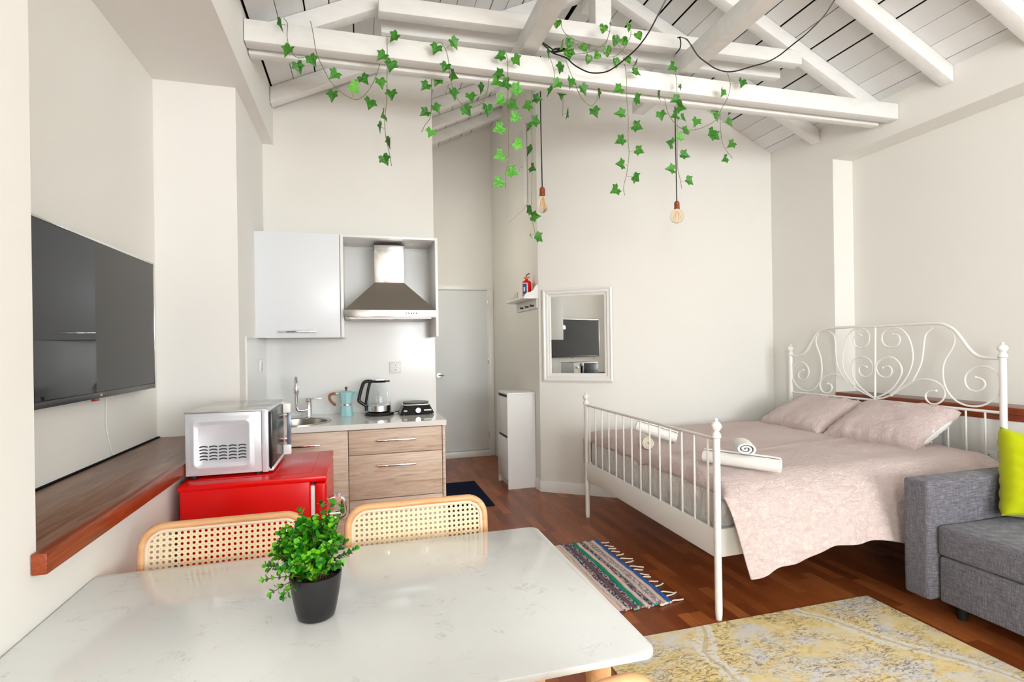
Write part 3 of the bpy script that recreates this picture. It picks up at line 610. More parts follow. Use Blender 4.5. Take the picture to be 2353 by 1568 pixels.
# wall cabinets
t = thing('wall_cabinet', 'white glossy wall cabinet with a chrome bar handle above the sink', 'cabinet', (-0.37, 3.78, 1.43))
obj('body', B(-0.629, -0.125, 3.62, YK-.001, 1.432, 2.096, .001), M_LAMEDGE, t)
d = obj('door', B(-0.637, -0.127, 3.60, 3.618, 1.430, 2.098, .002), M_LAM, t)
bm = NB(); bar_handle(bm, -0.498, -0.269, 3.60, 1.468); obj('handle', bm, M_CHROME, d)
t = thing('open_shelf_unit', 'white open wall unit framing the steel cooker hood', 'shelf', (0.19, 3.78, 1.43))
obj('side_panel', B(-0.1235, -0.105, 3.60, YK-.001, 1.430, 2.1015, .001), M_LAMEDGE, t)
obj('side_panel', B(0.491, 0.5095, 3.60, YK-.008, 1.430, 2.1015, .001), M_LAMEDGE, t)
obj('top_panel', B(-0.105, 0.491, 3.60, YK-.0075, 2.083, 2.1015, .001), M_LAMEDGE, t)
# cooker hood
t = thing('cooker_hood', 'stainless steel pyramid cooker hood above the hot plate', 'cooker hood', (0.2, 3.75, 1.55))
x0, x1, y0, y1 = -0.100, 0.486, 3.555, YK-.009; cx0, cx1, cy0 = 0.093, 0.293, 3.70
b = bmesh.new()
lo = [b.verts.new(p) for p in ((x0, y0, 1.606), (x1, y0, 1.606), (x1, y1, 1.606), (x0, y1, 1.606))]
hi = [b.verts.new(p) for p in ((cx0, cy0, 1.80), (cx1, cy0, 1.80), (cx1, y1, 1.80), (cx0, y1, 1.80))]
b.faces.new(lo); b.faces.new(hi)
for k in range(4): b.faces.new((lo[k], lo[(k+1) % 4], hi[(k+1) % 4], hi[k]))
obj('canopy', b, M_STEEL, t, flat=True)
bm = NB(); box(bm, x0, x1, y0-.006, y1, 1.556, 1.606, .002); r_ = obj('rim', bm, M_STEELP, t)
bm = NB(); box(bm, x0+.03, x1-.03, y0+.02, y1-.03, 1.550, 1.557); obj('filter', bm, M_STEEL, t)
bm = NB()
for k in range(5): box(bm, .285+k*.0165, .293+k*.0165, y0-.008, y0-.005, 1.578, 1.588, .001)
obj('buttons', bm, M_BLACKM, r_)
obj('lamp_lens', lathe(NB(), [(0, 1.545), (.02, 1.545), (.024, 1.551), (0, 1.551)], (0.19, 3.62, 0), 16), M_WHITE, t)
bm = NB(); box(bm, cx0, cx1, cy0, y1, 1.80, 2.060, .003); obj('chimney', bm, M_STEELP, t, smooth=80)
obj('chimney_cap', B(cx0-.002, cx1+.002, cy0-.003, y1, 2.060, 2.066), M_BLACKM, t)
def text(name, s, size, mtx, mat, parent=None, ext=.0004, align='CENTER'):
    cu = bpy.data.curves.new(name, 'FONT'); cu.body = s; cu.size = size; cu.extrude = ext; cu.align_x = align; cu.align_y = 'CENTER'
    o = bpy.data.objects.new(name, cu); C.objects.link(o); bpy.context.view_layer.update()
    me = bpy.data.meshes.new_from_object(o.evaluated_get(bpy.context.evaluated_depsgraph_get()))
    bpy.data.objects.remove(o, do_unlink=True); me.transform(mtx); me.materials.clear(); me.materials.append(mat)
    o = bpy.data.objects.new(name, me); C.objects.link(o)
    if parent:
        o.parent = parent
        if parent.type == 'EMPTY': o.matrix_parent_inverse = Matrix.Translation(-parent.location)
    return o
# moka pot
mx, my, mz = -0.102, 3.76, .9005
t = thing('moka_pot', 'pale blue stovetop moka pot with wooden handle beside the tap', 'coffee pot', (mx, my, mz))
bm = NB(); lathe(bm, [(0, 0), (.045, 0), (.046, .004), (.0385, .066), (.0385, .070), (0, .070)], (mx, my, mz), 8); 
M_BLUE = Mat('pale_blue_enamel', (158, 205, 208), 0.22).m
obj('boiler', bm, M_BLUE, t, smooth=20)
obj('collar', lathe(NB(), [(.036, .070), (.038, .072), (.038, .084), (.036, .086), (0, .086), (0, .07)], (mx, my, mz), 32), M_STEELP, t)
bm = NB(); lathe(bm, [(0, .086), (.037, .086), (.049, .157), (.049, .160), (.03, .168), (0, .172)], (mx, my, mz), 8)
prism(bm, [(my-.016, mz+.158), (my+.016, mz+.158), (my, mz+.10)], mx+.03, mx+.040, 'x')
tube(bm, [(mx+.040, my, mz+.115), (mx+.064, my, mz+.158)], [.005, .014], 6)
obj('upper_chamber', bm, M_BLUE, t, smooth=20)
obj('knob', lathe(NB(), [(0, .170), (.006, .170), (.005, .178), (.009, .188), (.008, .196), (0, .198)], (mx, my, mz), 14), Mat('dark_red_wood', (98, 32, 22), .4).m, t)
h_ = obj('handle', tube(NB(), smooth_path([(mx-.068, my, mz+.152), (mx-.085, my, mz+.153), (mx-.104, my, mz+.145), (mx-.108, my, mz+.125), (mx-.1, my, mz+.105), (mx-.078, my, mz+.082), (mx-.068, my, mz+.076)], 4), .009, 10), M_BROWNW, t)
obj('handle_mount', tube(NB(), [(mx-.045, my, mz+.152), (mx-.07, my, mz+.152)], .007, 10), M_STEELP, t)
# kettle
kx, ky, kz = 0.112, 3.735, .9005
t = thing('kettle', 'glass electric kettle with black handle on its black base', 'kettle', (kx, ky, kz))
obj('power_base', lathe(NB(), [(0, 0), (.098, 0), (.100, .006), (.094, .018), (.07, .024), (0, .024)], (kx, ky, kz), 36), M_BLACK, t)
obj('steel_band', lathe(NB(), [(0, .026), (.076, .026), (.079, .03), (.078, .066), (.074, .068), (0, .064)], (kx, ky, kz), 36), M_STEELP, t)
bm = NB(); P = [(.077, .067), (.077, .085), (.074, .125), (.065, .175), (.055, .212), (.053, .222)]
lathe(bm, P+[(r-.002, h) for r, h in reversed(P)], (kx, ky, kz), 36); obj('glass_jug', bm, M_GLASS, t)
bm = NB(); lathe(bm, [(0, .222), (.054, .222), (.056, .228), (.05, .236), (0, .240)], (kx, ky, kz), 32); prism(bm, [(kx+.02, ky-.03), (kx+.074, ky-.004), (kx+.074, ky+.004), (kx+.02, ky+.03)], kz+.224, kz+.233, 'z')
obj('lid', bm, M_BLACK, t)
bm = NB(); prism(bm, rrect(kx-.03, kx+.045, ky-.03, ky+.03, .01), kz+.237, kz+.242, 'z'); obj('lid_plate', bm, M_STEELP, t)
bm = NB(); tube(bm, smooth_path([(kx-.04, ky, kz+.228), (kx-.075, ky, kz+.232), (kx-.098, ky, kz+.222), (kx-.112, ky, kz+.19), (kx-.126, ky, kz+.14), (kx-.132, ky, kz+.105), (kx-.124, ky, kz+.092), (kx-.10, ky, kz+.075), (kx-.084, ky, kz+.062)], 4), .0115, 10, sy=1.0, sx=1.0)
tube(bm, smooth_path([(kx-.055, ky, kz+.228), (kx-.066, ky, kz+.2), (kx-.078, ky, kz+.14), (kx-.086, ky, kz+.09), (kx-.086, ky, kz+.03)], 4), .0085, 10)
obj('handle', bm, M_BLACK, t)
bm = NB()
for k in range(9): box(bm, kx-.012, kx-.004+(.004 if k % 2 else 0), ky-.0775+.0012*max(0, k-3)*1.6, ky-.0765+.0012*max(0, k-3)*1.6, kz+.088+k*.0095, kz+.0900+k*.0095)
obj('level_marks', bm, M_BLACKM, t)
# hot plate
M_SILV_ = Mat('silver_print', (190, 194, 200), .3).m
hx0, hx1, hy0, hy1, hz = 0.243, 0.478, 3.62, 3.85, .9005
t = thing('hot_plate', 'small black electric hot plate with silver top beside the kettle', 'hot plate', (0.36, 3.73, hz))
b = bmesh.new(); lo = [b.verts.new((x, y, hz+.006)) for x, y in rrect(hx0, hx1, hy0, hy1, .03)]; hi = [b.verts.new((x, y, hz+.062)) for x, y in rrect(hx0+.028, hx1-.028, hy0+.03, hy1-.02, .03)]
b.faces.new(lo); b.faces.new(hi)
for k in range(len(lo)): b.faces.new((lo[k], lo[(k+1) % len(lo)], hi[(k+1) % len(lo)], hi[k]))
for px_, py_ in ((hx0+.03, hy0+.03), (hx1-.03, hy0+.03), (hx0+.03, hy1-.03), (hx1-.03, hy1-.03)): lathe(b, [(0, 0), (.012, 0), (.012, .007), (0, .007)], (px_, py_, hz), 10)
obj('housing', b, M_BLACK, t)
obj('top_plate', prism(NB(), rrect(hx0+.024, hx1-.024, hy0+.026, hy1-.018, .03), hz+.062, hz+.069, 'z', bev=.002), M_STEELP, t)
obj('heating_plate', lathe(NB(), [(0, .069), (.088, .069), (.09, .074), (.088, .080), (.02, .081), (0, .079)], (0.36, 3.735, hz), 36), Mat('cast_plate', (92, 88, 84), .4, .6).m, t)
bm = NB(); lathe(bm, [(0, -.018), (.017, -.018), (.019, 0), (0, 0)], (.365, hy0+.011, hz+.032), 20, 'y'); obj('dial', bm, M_STEELP, t)
bm = NB(); box(bm, .405, .455, hy0+.008, hy0+.012, hz+.026, hz+.034); obj('label_strip', bm, M_WHITE, t); obj('indicator_lamp', B(.270, .292, hy0+.008, hy0+.012, hz+.024, hz+.034), M_SILV_, t)
tag(obj('power_cable', tube(NB(), smooth_path([(kx+.097, ky+.02, kz+.008), (.235, 3.80, kz+.010), (.262, 3.86, kz+.007), (.3, 3.9, kz+.005), (.36, 3.905, kz+.005)], 5), .0035, 6), M_BLACK), 'short black cable from the kettle base passing behind the hot plate', 'cable')

# ================================================================== LEFT SIDE
# red fridge
t = thing('mini_fridge', 'bright red compact fridge with chrome handle, carrying the microwave', 'fridge', (-0.4, 2.5, 0))
bm = NB(); box(bm, -0.66, -0.20, 2.235, 2.775, 0.03, 0.846, .010, 3); box(bm, -0.665, -0.140, 2.232, 2.778, 0.826, 0.850, .005)
box(bm, -0.615, -0.20, 2.30, 2.71, 0.8503, 0.8520, .0008); obj('body', bm, M_RED, t)
d = obj('door', B(-0.186, -0.141, 2.236, 2.774, 0.06, 0.822, .010, seg=3), M_RED, t)
obj('gasket', B(-0.200, -0.186, 2.243, 2.767, 0.06, 0.810), M_WHITE, t)
bm = NB()
tube(bm, smooth_path([(-.141, 2.30, .735), (-.110, 2.30, .742), (-.085, 2.30, .735), (-.078, 2.30, .70), (-.085, 2.30, .665), (-.141, 2.30, .655)], 5), .011, 10)
tube(bm, [(-.1, 2.28, .738), (-.1, 2.33, .738)], .014, 12); tube(bm, [(-.141, 2.30, .675), (-.09, 2.30, .675)], .012, 10); obj('handle', bm, M_CHROME, d)
for x in (-.62, -.24):
    for y in (2.28, 2.73): obj('foot', lathe(NB(), [(0, 0), (.018, 0), (.02, .032), (0, .032)], (x, y, 0), 12), M_BLACKM, t)
# microwave
t = thing('microwave', 'silver microwave with side vents standing on the red fridge', 'microwave', (-0.5, 2.55, .852))
zb = 0.8625
M_SILV = Mat('silver_paint', (214, 216, 222), 0.32, 0.25).m; M_SILVD = Mat('silver_top', (196, 196, 192), 0.2, 0.6).m
bm = NB(); box(bm, -0.665, -0.392, 2.33, 2.785, zb, 1.108, .004)
# pressed frame on the side
def rr3(x0, x1, z0, z1, r, y): return [Vector((x, y, z)) for x, z in rrect(x0, x1, z0, z1, r, 5)]
L = [rr3(-.650, -.417, zb+.012, 1.094, .02, 2.3295), rr3(-.648, -.419, zb+.014, 1.092, .02, 2.3295), rr3(-.636, -.431, zb+.03, 1.080, .02, 2.320), rr3(-.630, -.437, zb+.036, 1.074, .02, 2.320), rr3(-.620, -.447, zb+.046, 1.064, .02, 2.3285)]
b = bmesh.new(); rings = [[b.verts.new(p) for p in l] for l in L]
for i in range(len(rings)-1):
    for k in range(len(rings[0])):
        k2 = (k+1) % len(rings[0]); b.faces.new((rings[i][k], rings[i][k2], rings[i+1][k2], rings[i+1][k]))
b.faces.new(rings[-1]); merge(bm, b); obj('body', bm, M_SILV, t)
obj('top_cover', B(-0.667, -0.375, 2.328, 2.787, 1.108, 1.114, .002), M_SILVD, t)
bm = NB()
for i in range(5):
    for j in range(5):
        x = -.614+i*.0345; z = zb+.062+j*.0125
        tube(bm, [(x, 2.3275, z), (x+.007, 2.3275, z+.0026), (x+.014, 2.3275, z+.0032), (x+.021, 2.3275, z+.0026), (x+.028, 2.3275, z)], .0026, 6)
obj('vent_slots', bm, Mat('vent_dark', (52, 56, 62), .5).m, t)
obj('front_panel', B(-0.391, -0.366, 2.328, 2.787, zb-.002, 1.112, .004), M_SILV, t)
dd = obj('door', B(-0.3655, -0.352, 2.335, 2.66, zb+.006, 1.102, .003), M_BLACK, t)
obj('door_trim', B(-0.3655, -0.349, 2.335, 2.66, zb+.001, zb+.016, .002), M_WHITE, t)
obj('control_panel', B(-0.3655, -0.352, 2.665, 2.785, zb+.001, 1.108, .003), M_WHITE, t)
obj('handle_mount', B(-.352, -.318, 2.63, 2.655, zb+.008, zb+.055, .004), M_WHITE, dd); obj('handle_mount', B(-.352, -.318, 2.63, 2.655, 1.062, 1.106, .004), M_WHITE, dd)
obj('handle', B(-.335, -.318, 2.631, 2.654, zb+.05, 1.064, .002), Mat('smoked_grey', (110, 120, 134), .15, .3).m, dd)
for z in (1.045, .93):
    k_ = obj('knob', lathe(NB(), [(0, 0), (.018, 0), (.017, .022), (0, .024)], (-.352, 2.725, z), 20, 'x'), M_STEELP, t)
for x in (-.64, -.41):
    for y in (2.35, 2.76): obj('foot', lathe(NB(), [(0, 0), (.012, 0), (.012, .0105), (0, .0105)], (x, y, .8521), 10), M_BLACKM, t)
# television on the niche wall
t = thing('television', 'flat screen television hanging on the niche wall above the wooden ledge', 'television', (-1.0, 2.36, 1.18))
tx, ty0, ty1, tz0, tz1 = -0.958, 1.80, 2.925, 1.180, 1.778
bm = NB(); box(bm, tx-.022, tx, ty0, ty1, tz0, tz1, .004); box(bm, tx-.045, tx-.02, ty0+.2, ty1-.2, tz0+.08, tz1-.12, .008); obj('housing', bm, M_BLACK, t)
obj('wall_mount', B(XL+.001, tx-.045, 2.2, 2.5, 1.3, 1.6), M_BLACKM, t)
obj('screen', B(tx, tx+.0015, ty0+.007, ty1-.007, tz0+.024, tz1-.008), M_SCREEN, t)
bz = obj('bezel', B(tx-.002, tx+.003, ty0, ty1, tz0, tz0+.022, .001), Mat('dark_bezel', (58, 56, 58), .3, .3).m, t)
bm = NB(); box(bm, tx-.004, tx+.0035, ty0, ty0+.006, tz0, tz1, .001); box(bm, tx-.004, tx+.0035, ty1-.006, ty1, tz0, tz1, .001); box(bm, tx-.012, tx+.0035, ty0, ty1, tz1-.007, tz1+.001, .001)
obj('rim', bm, M_STEELP, t)
text('logo', 'LG', .013, Matrix.Translation((tx+.0032, 2.37, tz0+.011)) @ Matrix.Rotation(PI/2, 4, 'Z') @ Matrix.Rotation(PI/2, 4, 'X'), M_WHITE, bz)
obj('indicator', B(tx-.012, tx, 2.325, 2.365, tz0-.010, tz0+.001, .002), Mat('indicator_red', (150, 30, 24), .2).m, t)
tag(obj('power_cable', tube(NB(), smooth_path([(XL+.01, 2.58, 1.32), (XL+.006, 2.56, 1.2), (XL+.006, 2.55, 1.05), (XL+.006, 2.60, .93), (XL+.006, 2.62, .925)], 5), .0016, 6), M_WALL), 'thin pale cable running down the wall behind the television', 'cable')

# ================================================================== CORRIDOR WALL AND MIRROR
t = thing('coat_shelf', 'white wall shelf with black pegs on the corridor wall', 'shelf', (1.58, 5.0, 1.72))
obj('board', B(1.462, 1.596, 4.70, 5.36, 1.806, 1.824, .003), M_TRIM, t)
obj('back_board', B(1.584, 1.5985, 4.70, 5.36, 1.714, 1.806, .003), M_TRIM, t)
for y in (4.686, 5.36):
    P = [(1.598, 1.80), (1.598, 1.93), (1.582, 1.93), (1.562, 1.905), (1.545, 1.876), (1.52, 1.862), (1.49, 1.857), (1.472, 1.842), (1.456, 1.806), (1.456, 1.80)]
    obj('side_bracket', prism(NB(), P, y, y+.014, 'y', bev=.002), M_TRIM, t)
for y in (4.80, 4.96, 5.13):
    bm = NB(); lathe(bm, [(0, -.030), (.011, -.030), (.013, -.025), (.007, -.018), (.006, -.008), (.012, 0), (0, 0)], (1.584, y, 1.742), 14, 'x'); obj('peg', bm, M_BLACK, t)
ex, ey, ez = 1.535, 4.84, 1.8245
t = thing('fire_extinguisher', 'small red fire extinguisher with blue label on the white shelf', 'fire extinguisher', (ex, ey, ez))
obj('cylinder', lathe(NB(), [(0, 0), (.040, 0), (.044, .006), (.044, .135), (.038, .152), (.02, .163), (.014, .168), (.014, .178), (0, .178)], (ex, ey, ez), 28), M_RED, t)
b = bmesh.new(); n = 10; A0, A1 = math.radians(190), math.radians(262)
for mat_, r_, za, zb_, a0, a1 in ((0, .0446, .018, .135, A0, A1), (1, .0449, .024, .128, A0+.12, A1-.16), (0, .0452, .055, .095, A0+.35, A1-.55), (1, .0454, .035, .048, A0+.3, A1-.4)):
    ra = [(b.verts.new((ex+r_*math.cos(a0+(a1-a0)*k/n), ey+r_*math.sin(a0+(a1-a0)*k/n), ez+za)), b.verts.new((ex+r_*math.cos(a0+(a1-a0)*k/n), ey+r_*math.sin(a0+(a1-a0)*k/n), ez+zb_))) for k in range(n+1)]
    for k in range(n): b.faces.new((ra[k][0], ra[k+1][0], ra[k+1][1], ra[k][1])).material_index = mat_
obj('paper_label', b, [M_WHITE, Mat('label_blue', (30, 82, 150), .4).m], t)
bm = NB(); lathe(bm, [(0, .178), (.012, .178), (.014, .184), (.012, .192), (0, .192)], (ex, ey, ez), 14); tube(bm, [(ex-.03, ey-.005, ez+.186), (ex+.005, ey, ez+.186)], .006, 8); obj('valve', bm, Mat('brass', (196, 150, 90), .3, 1).m, t)
bm = NB(); tube(bm, smooth_path([(ex-.005, ey, ez+.190), (ex-.004, ey, ez+.205), (ex+.012, ey-.004, ez+.222), (ex+.03, ey-.006, ez+.228)], 4), .0055, 8); tube(bm, [(ex, ey, ez+.194), (ex+.03, ey-.004, ez+.192)], .004, 8); obj('lever', bm, Mat('lever_red', (150, 14, 14), .3).m, t)
# attic hatch high on the corridor wall
t = thing('wall_hatch', 'white framed hatch standing ajar high on the corridor wall', 'hatch', (1.58, 5.3, 2.76))
obj('panel', B(1.585, 1.5985, 5.0, 5.62, 2.76, 3.54, .002), M_WALL, t)
obj('frame', B(1.565, 1.5985, 4.965, 5.0, 2.75, 3.55, .003), M_TRIM, t)
obj('bottom_rail', B(1.578, 1.5985, 5.0, 5.64, 2.735, 2.76, .002), M_TRIM, t)
bm = NB(); tube(bm, [(1.565, 4.99, 3.12), (1.54, 5.02, 3.13), (1.54, 5.06, 3.10)], .006, 6); obj('latch', bm, M_STEELP, t)
# shoe cabinet
t = thing('shoe_cabinet', 'tall narrow white shoe cabinet with two flap doors in the corridor', 'cabinet', (1.46, 5.02, 0))
bm = NB(); box(bm, 1.336, 1.597, 4.832, 4.848, 0, .895); box(bm, 1.336, 1.597, 5.19, 5.206, 0, .895); box(bm, 1.336, 1.597, 4.848, 5.19, .08, .895); box(bm, 1.36, 1.597, 4.848, 5.19, 0.0, .08); obj('body', bm, M_LAMEDGE, t, flat=True)
obj('top', B(1.322, 1.598, 4.826, 5.212, .895, .913, .001), M_LAMEDGE, t)
obj('flap_door', B(1.320, 1.334, 4.850, 5.188, .505, .868, .001), M_LAMEDGE, t); obj('flap_door', B(1.320, 1.334, 4.850, 5.188, .085, .478, .001), M_LAMEDGE, t)
obj('finger_gap', B(1.334, 1.3362, 4.850, 5.188, .866, .895), M_BLACKM, t); obj('finger_gap', B(1.334, 1.3362, 4.850, 5.188, .476, .507), M_BLACKM, t)
bm = NB(); box(bm, 1.322, 1.336, 4.832, 4.848, 0, .895); box(bm, 1.322, 1.336, 5.19, 5.206, 0, .895); obj('front_edge', bm, M_LAMEDGE, t)
# mirror on the diagonal wall
P1v, P2v = Vector((1.60, 4.69, 0)), Vector((2.18, 4.262, 0)); du = (P2v-P1v).normalized(); dn = Vector((-du.y*-1, -du.x, 0)); dn = Vector((du.y, -du.x, 0))
_q = Matrix.Rotation(math.radians(-1.1), 3, 'Z'); _c = P1v+du*.37; mu, mn = _q @ du, _q @ dn      # hangs a hair off the wall on one side
def DW(u, out, z): return _c+mu*(u-.37)+mn*(out+.0065)+Vector((0, 0, z))
t = thing('wall_mirror', 'rectangular mirror in a moulded white frame beside the corridor', 'mirror', tuple(DW(.37, 0, 1.03)))
U_0, U_1, Z0, Z1 = 0.045, 0.692, 1.028, 1.880
prof = [(0, 0.001), (0, .026), (.014, .032), (.028, .024), (.045, .026), (.056, .016), (.068, .014), (.076, .008), (.076, .001)]
b = bmesh.new(); R = []
for off, h in prof:
    R.append([b.verts.new(DW(u, h, z)) for u, z in ((U_0+off, Z0+off), (U_1-off, Z0+off), (U_1-off, Z1-off), (U_0+off, Z1-off))])
for i in range(len(R)-1):
    for k in range(4): b.faces.new((R[i][k], R[i][(k+1) % 4], R[i+1][(k+1) % 4], R[i+1][k]))
obj('frame', b, M_TRIM, t, smooth=25)
b = bmesh.new(); q = .074
for h in (.004, .0055): [b.verts.new(DW(u, h, z)) for u, z in ((U_0+q, Z0+q), (U_1-q, Z0+q), (U_1-q, Z1-q), (U_0+q, Z1-q))]
b.verts.ensure_lookup_table(); V = b.verts
b.faces.new(V[0:4]); b.faces.new(V[4:8])
for k in range(4): b.faces.new((V[k], V[(k+1) % 4], V[4+(k+1) % 4], V[4+k]))
obj('mirror_glass', b, M_MIRROR, t, flat=True)
# navy mat by the kitchen
def slab_mat(name, x0, x1, y0, y1, h, mat, label, cat):
    b = bmesh.new(); nx, ny = 24, 24
    g = [[b.verts.new((x0+(x1-x0)*i/nx, y0+(y1-y0)*j/ny, h+.0015*noise.noise(Vector((i*.5, j*.5, x0))))) for j in range(ny+1)] for i in range(nx+1)]
    for i in range(nx):
        for j in range(ny): b.faces.new((g[i][j], g[i+1][j], g[i+1][j+1], g[i][j+1]))
    r_ = bmesh.ops.extrude_face_region(b, geom=b.faces[:])
    for v in [q for q in r_['geom'] if isinstance(q, bmesh.types.BMVert)]: v.co.z = .0005
    return tag(obj(name, b, mat), label, cat)
slab_mat('door_mat', 0.66, 1.075, 4.38, 5.23, .010, M_NAVY, 'dark navy mat on the parquet beside the kitchen cabinets', 'mat')
# ================================================================== BED
t = thing('bed', 'white metal double bed with scrolled headboard and barred footboard', 'bed', (2.7, 3.1, 0))
def finial_post(name, x, y, zt, r, parent):
    """round post with ring and ball finial; zt = top of the post under the finial"""
    o = obj(name, lathe(NB(), [(0, 0), (r*.8, 0), (r*.95, .02), (r, .05), (r, zt-.002), (r*.9, zt)], (x, y, 0), 20), M_METALW, parent)
    k = r/.017
    P = [(0, 0), (.017, 0), (.021, .002), (.024, .007), (.021, .012), (.022, .017), (.019, .024), (.014, .030), (.013, .035), (.019, .042), (.025, .053), (.0255, .060), (.022, .070), (.014, .078), (.006, .082), (.006, .085), (.0085, .090), (.007, .095), (0, .097)]
    obj('finial', lathe(NB(), [(a*k, b_*1.02) for a, b_ in P], (x, y, zt-.004), 20), M_METALW, o)
    return o
FR, FL, HR, HL = (1.667, 2.222), (1.700, 3.856), (3.76, 2.283), (3.76, 3.940)
finial_post('footboard_post', FR[0], FR[1], .892, .0175, t); finial_post('footboard_post', FL[0], FL[1], .892, .0175, t)
finial_post('headboard_post', HR[0], HR[1], 1.243, .0185, t); finial_post('headboard_post', HL[0], HL[1], 1.243, .0185, t)
def lerp2(a, b_, s): return (a[0]+(b_[0]-a[0])*s, a[1]+(b_[1]-a[1])*s)
obj('footboard_rail', tube(NB(), [(*FR, .884), (*FL, .884)], .0085, 12), M_METALW, t)
b = bmesh.new(); lo_ = []
for (x, y) in (FR, FL):
    lo_.append([b.verts.new((x+dx, y, z)) for dx, z in ((-.007, .300), (.009, .296), (.012, .302), (.012, .428), (.009, .436), (-.005, .436), (-.009, .430), (-.009, .306))])
b.faces.new(lo_[0]); b.faces.new(lo_[1])
for k in range(8): b.faces.new((lo_[0][k], lo_[0][(k+1) % 8], lo_[1][(k+1) % 8], lo_[1][k]))
obj('footboard_panel', b, M_METALW, t)
for k in range(14):
    x, y = lerp2(FR, FL, (k+.62)/14.15)
    obj('footboard_bar', tube(NB(), [(x, y, .43), (x, y, .884)], .0055, 8), M_METALW, t)
for k in range(14):
    x, y = lerp2(HR, HL, (k+.9)/15.0)
    obj('headboard_bar', tube(NB(), [(x, y, .40), (x, y, .902)], .006, 8), M_METALW, t)
obj('headboard_lower_rail', tube(NB(), [(*HR, .903), (*HL, .903)], .0095, 10), M_METALW, t)
obj('headboard_base_rail', tube(NB(), [(*HR, .40), (*HL, .40)], .012, 10), M_METALW, t)
def yz(L): return smooth_path([(3.76, y, z) for y, z in L], 3)
obj('headboard_top_rail', tube(NB(), yz(SCROLL_TOP_RAIL), .0105, 12), M_METALW, t)
obj('headboard_upright', tube(NB(), [(3.76, 3.122, .905), (3.76, 3.112, 1.461)], .0085, 10), M_METALW, t)
for L in (SCROLL_L1, SCROLL_L2, SCROLL_L3, SCROLL_L4, SCROLL_L5, SCROLL_R5, SCROLL_R4, SCROLL_R2, SCROLL_R3, SCROLL_R1):
    bm = NB(); P = yz(L); tube(bm, P, .0062, 8)
    if L not in (SCROLL_L2, SCROLL_R2): sphere(bm, P[-1], .009, 8)
    obj('headboard_scroll', bm, M_METALW, t)
for (a, b2) in ((FR, HR), (FL, HL)):
    s_ = .012 if a is FR else -.012
    b = bmesh.new(); q = []
    for (x, y) in (a, b2): q.append([b.verts.new((x, y+s_+dy, z)) for dy, z in ((-.008, .30), (.008, .30), (.008, .436), (-.008, .436))])
    b.faces.new(q[0]); b.faces.new(q[1])
    for k in range(4): b.faces.new((q[0][k], q[0][(k+1) % 4], q[1][(k+1) % 4], q[1][k]))
    obj('side_rail', b, M_METALW, t)
bm = NB(); box(bm, 1.70, 3.74, 2.26, 3.86, .335, .36); obj('slat_base', bm, M_SHEET, t)
# mattress under a crumpled white sheet
def soft_box(x0, x1, y0, y1, z0, z1, r, nx, ny, nz, amp, fr=9.0, seed=0):
    b = bmesh.new(); bmesh.ops.create_cube(b, size=1.0)
    for v in b.verts: v.co = Vector(((x0+x1)/2+v.co.x*(x1-x0), (y0+y1)/2+v.co.y*(y1-y0), (z0+z1)/2+v.co.z*(z1-z0)))
    bmesh.ops.bevel(b, geom=b.edges[:], offset=r, segments=3, affect='EDGES', profile=.5)
    for ax, n_, lo, hi in ((0, nx, x0, x1), (1, ny, y0, y1), (2, nz, z0, z1)):
        for k in range(1, n_):
            p = [0, 0, 0]; p[ax] = lo+(hi-lo)*k/n_; nn = [0, 0, 0]; nn[ax] = 1
            bmesh.ops.bisect_plane(b, geom=b.verts[:]+b.edges[:]+b.faces[:], plane_co=p, plane_no=nn)
    b.normal_update()
    for v in b.verts:
        d = noise.noise(Vector((v.co.x*fr, v.co.y*fr, v.co.z*fr+seed)))
        v.co += v.normal*(d*amp)
    return b
b = soft_box(1.735, 3.72, 2.29, 3.86, .362, .612, .035, 10, 70, 12, 0.0)
for v in b.verts:
    if v.co.x < 1.76:
        v.co.x += .010*math.sin(v.co.y*38+v.co.z*30+3*noise.noise(Vector((v.co.y*3, v.co.z*5, 1))))*(.5+.5*noise.noise(Vector((v.co.y*2.2, 3, 1))))
mt = tag(obj('mattress', b, M_SHEET, smooth=70), 'thick mattress in a crumpled white sheet, showing behind the footboard bars', 'mattress')
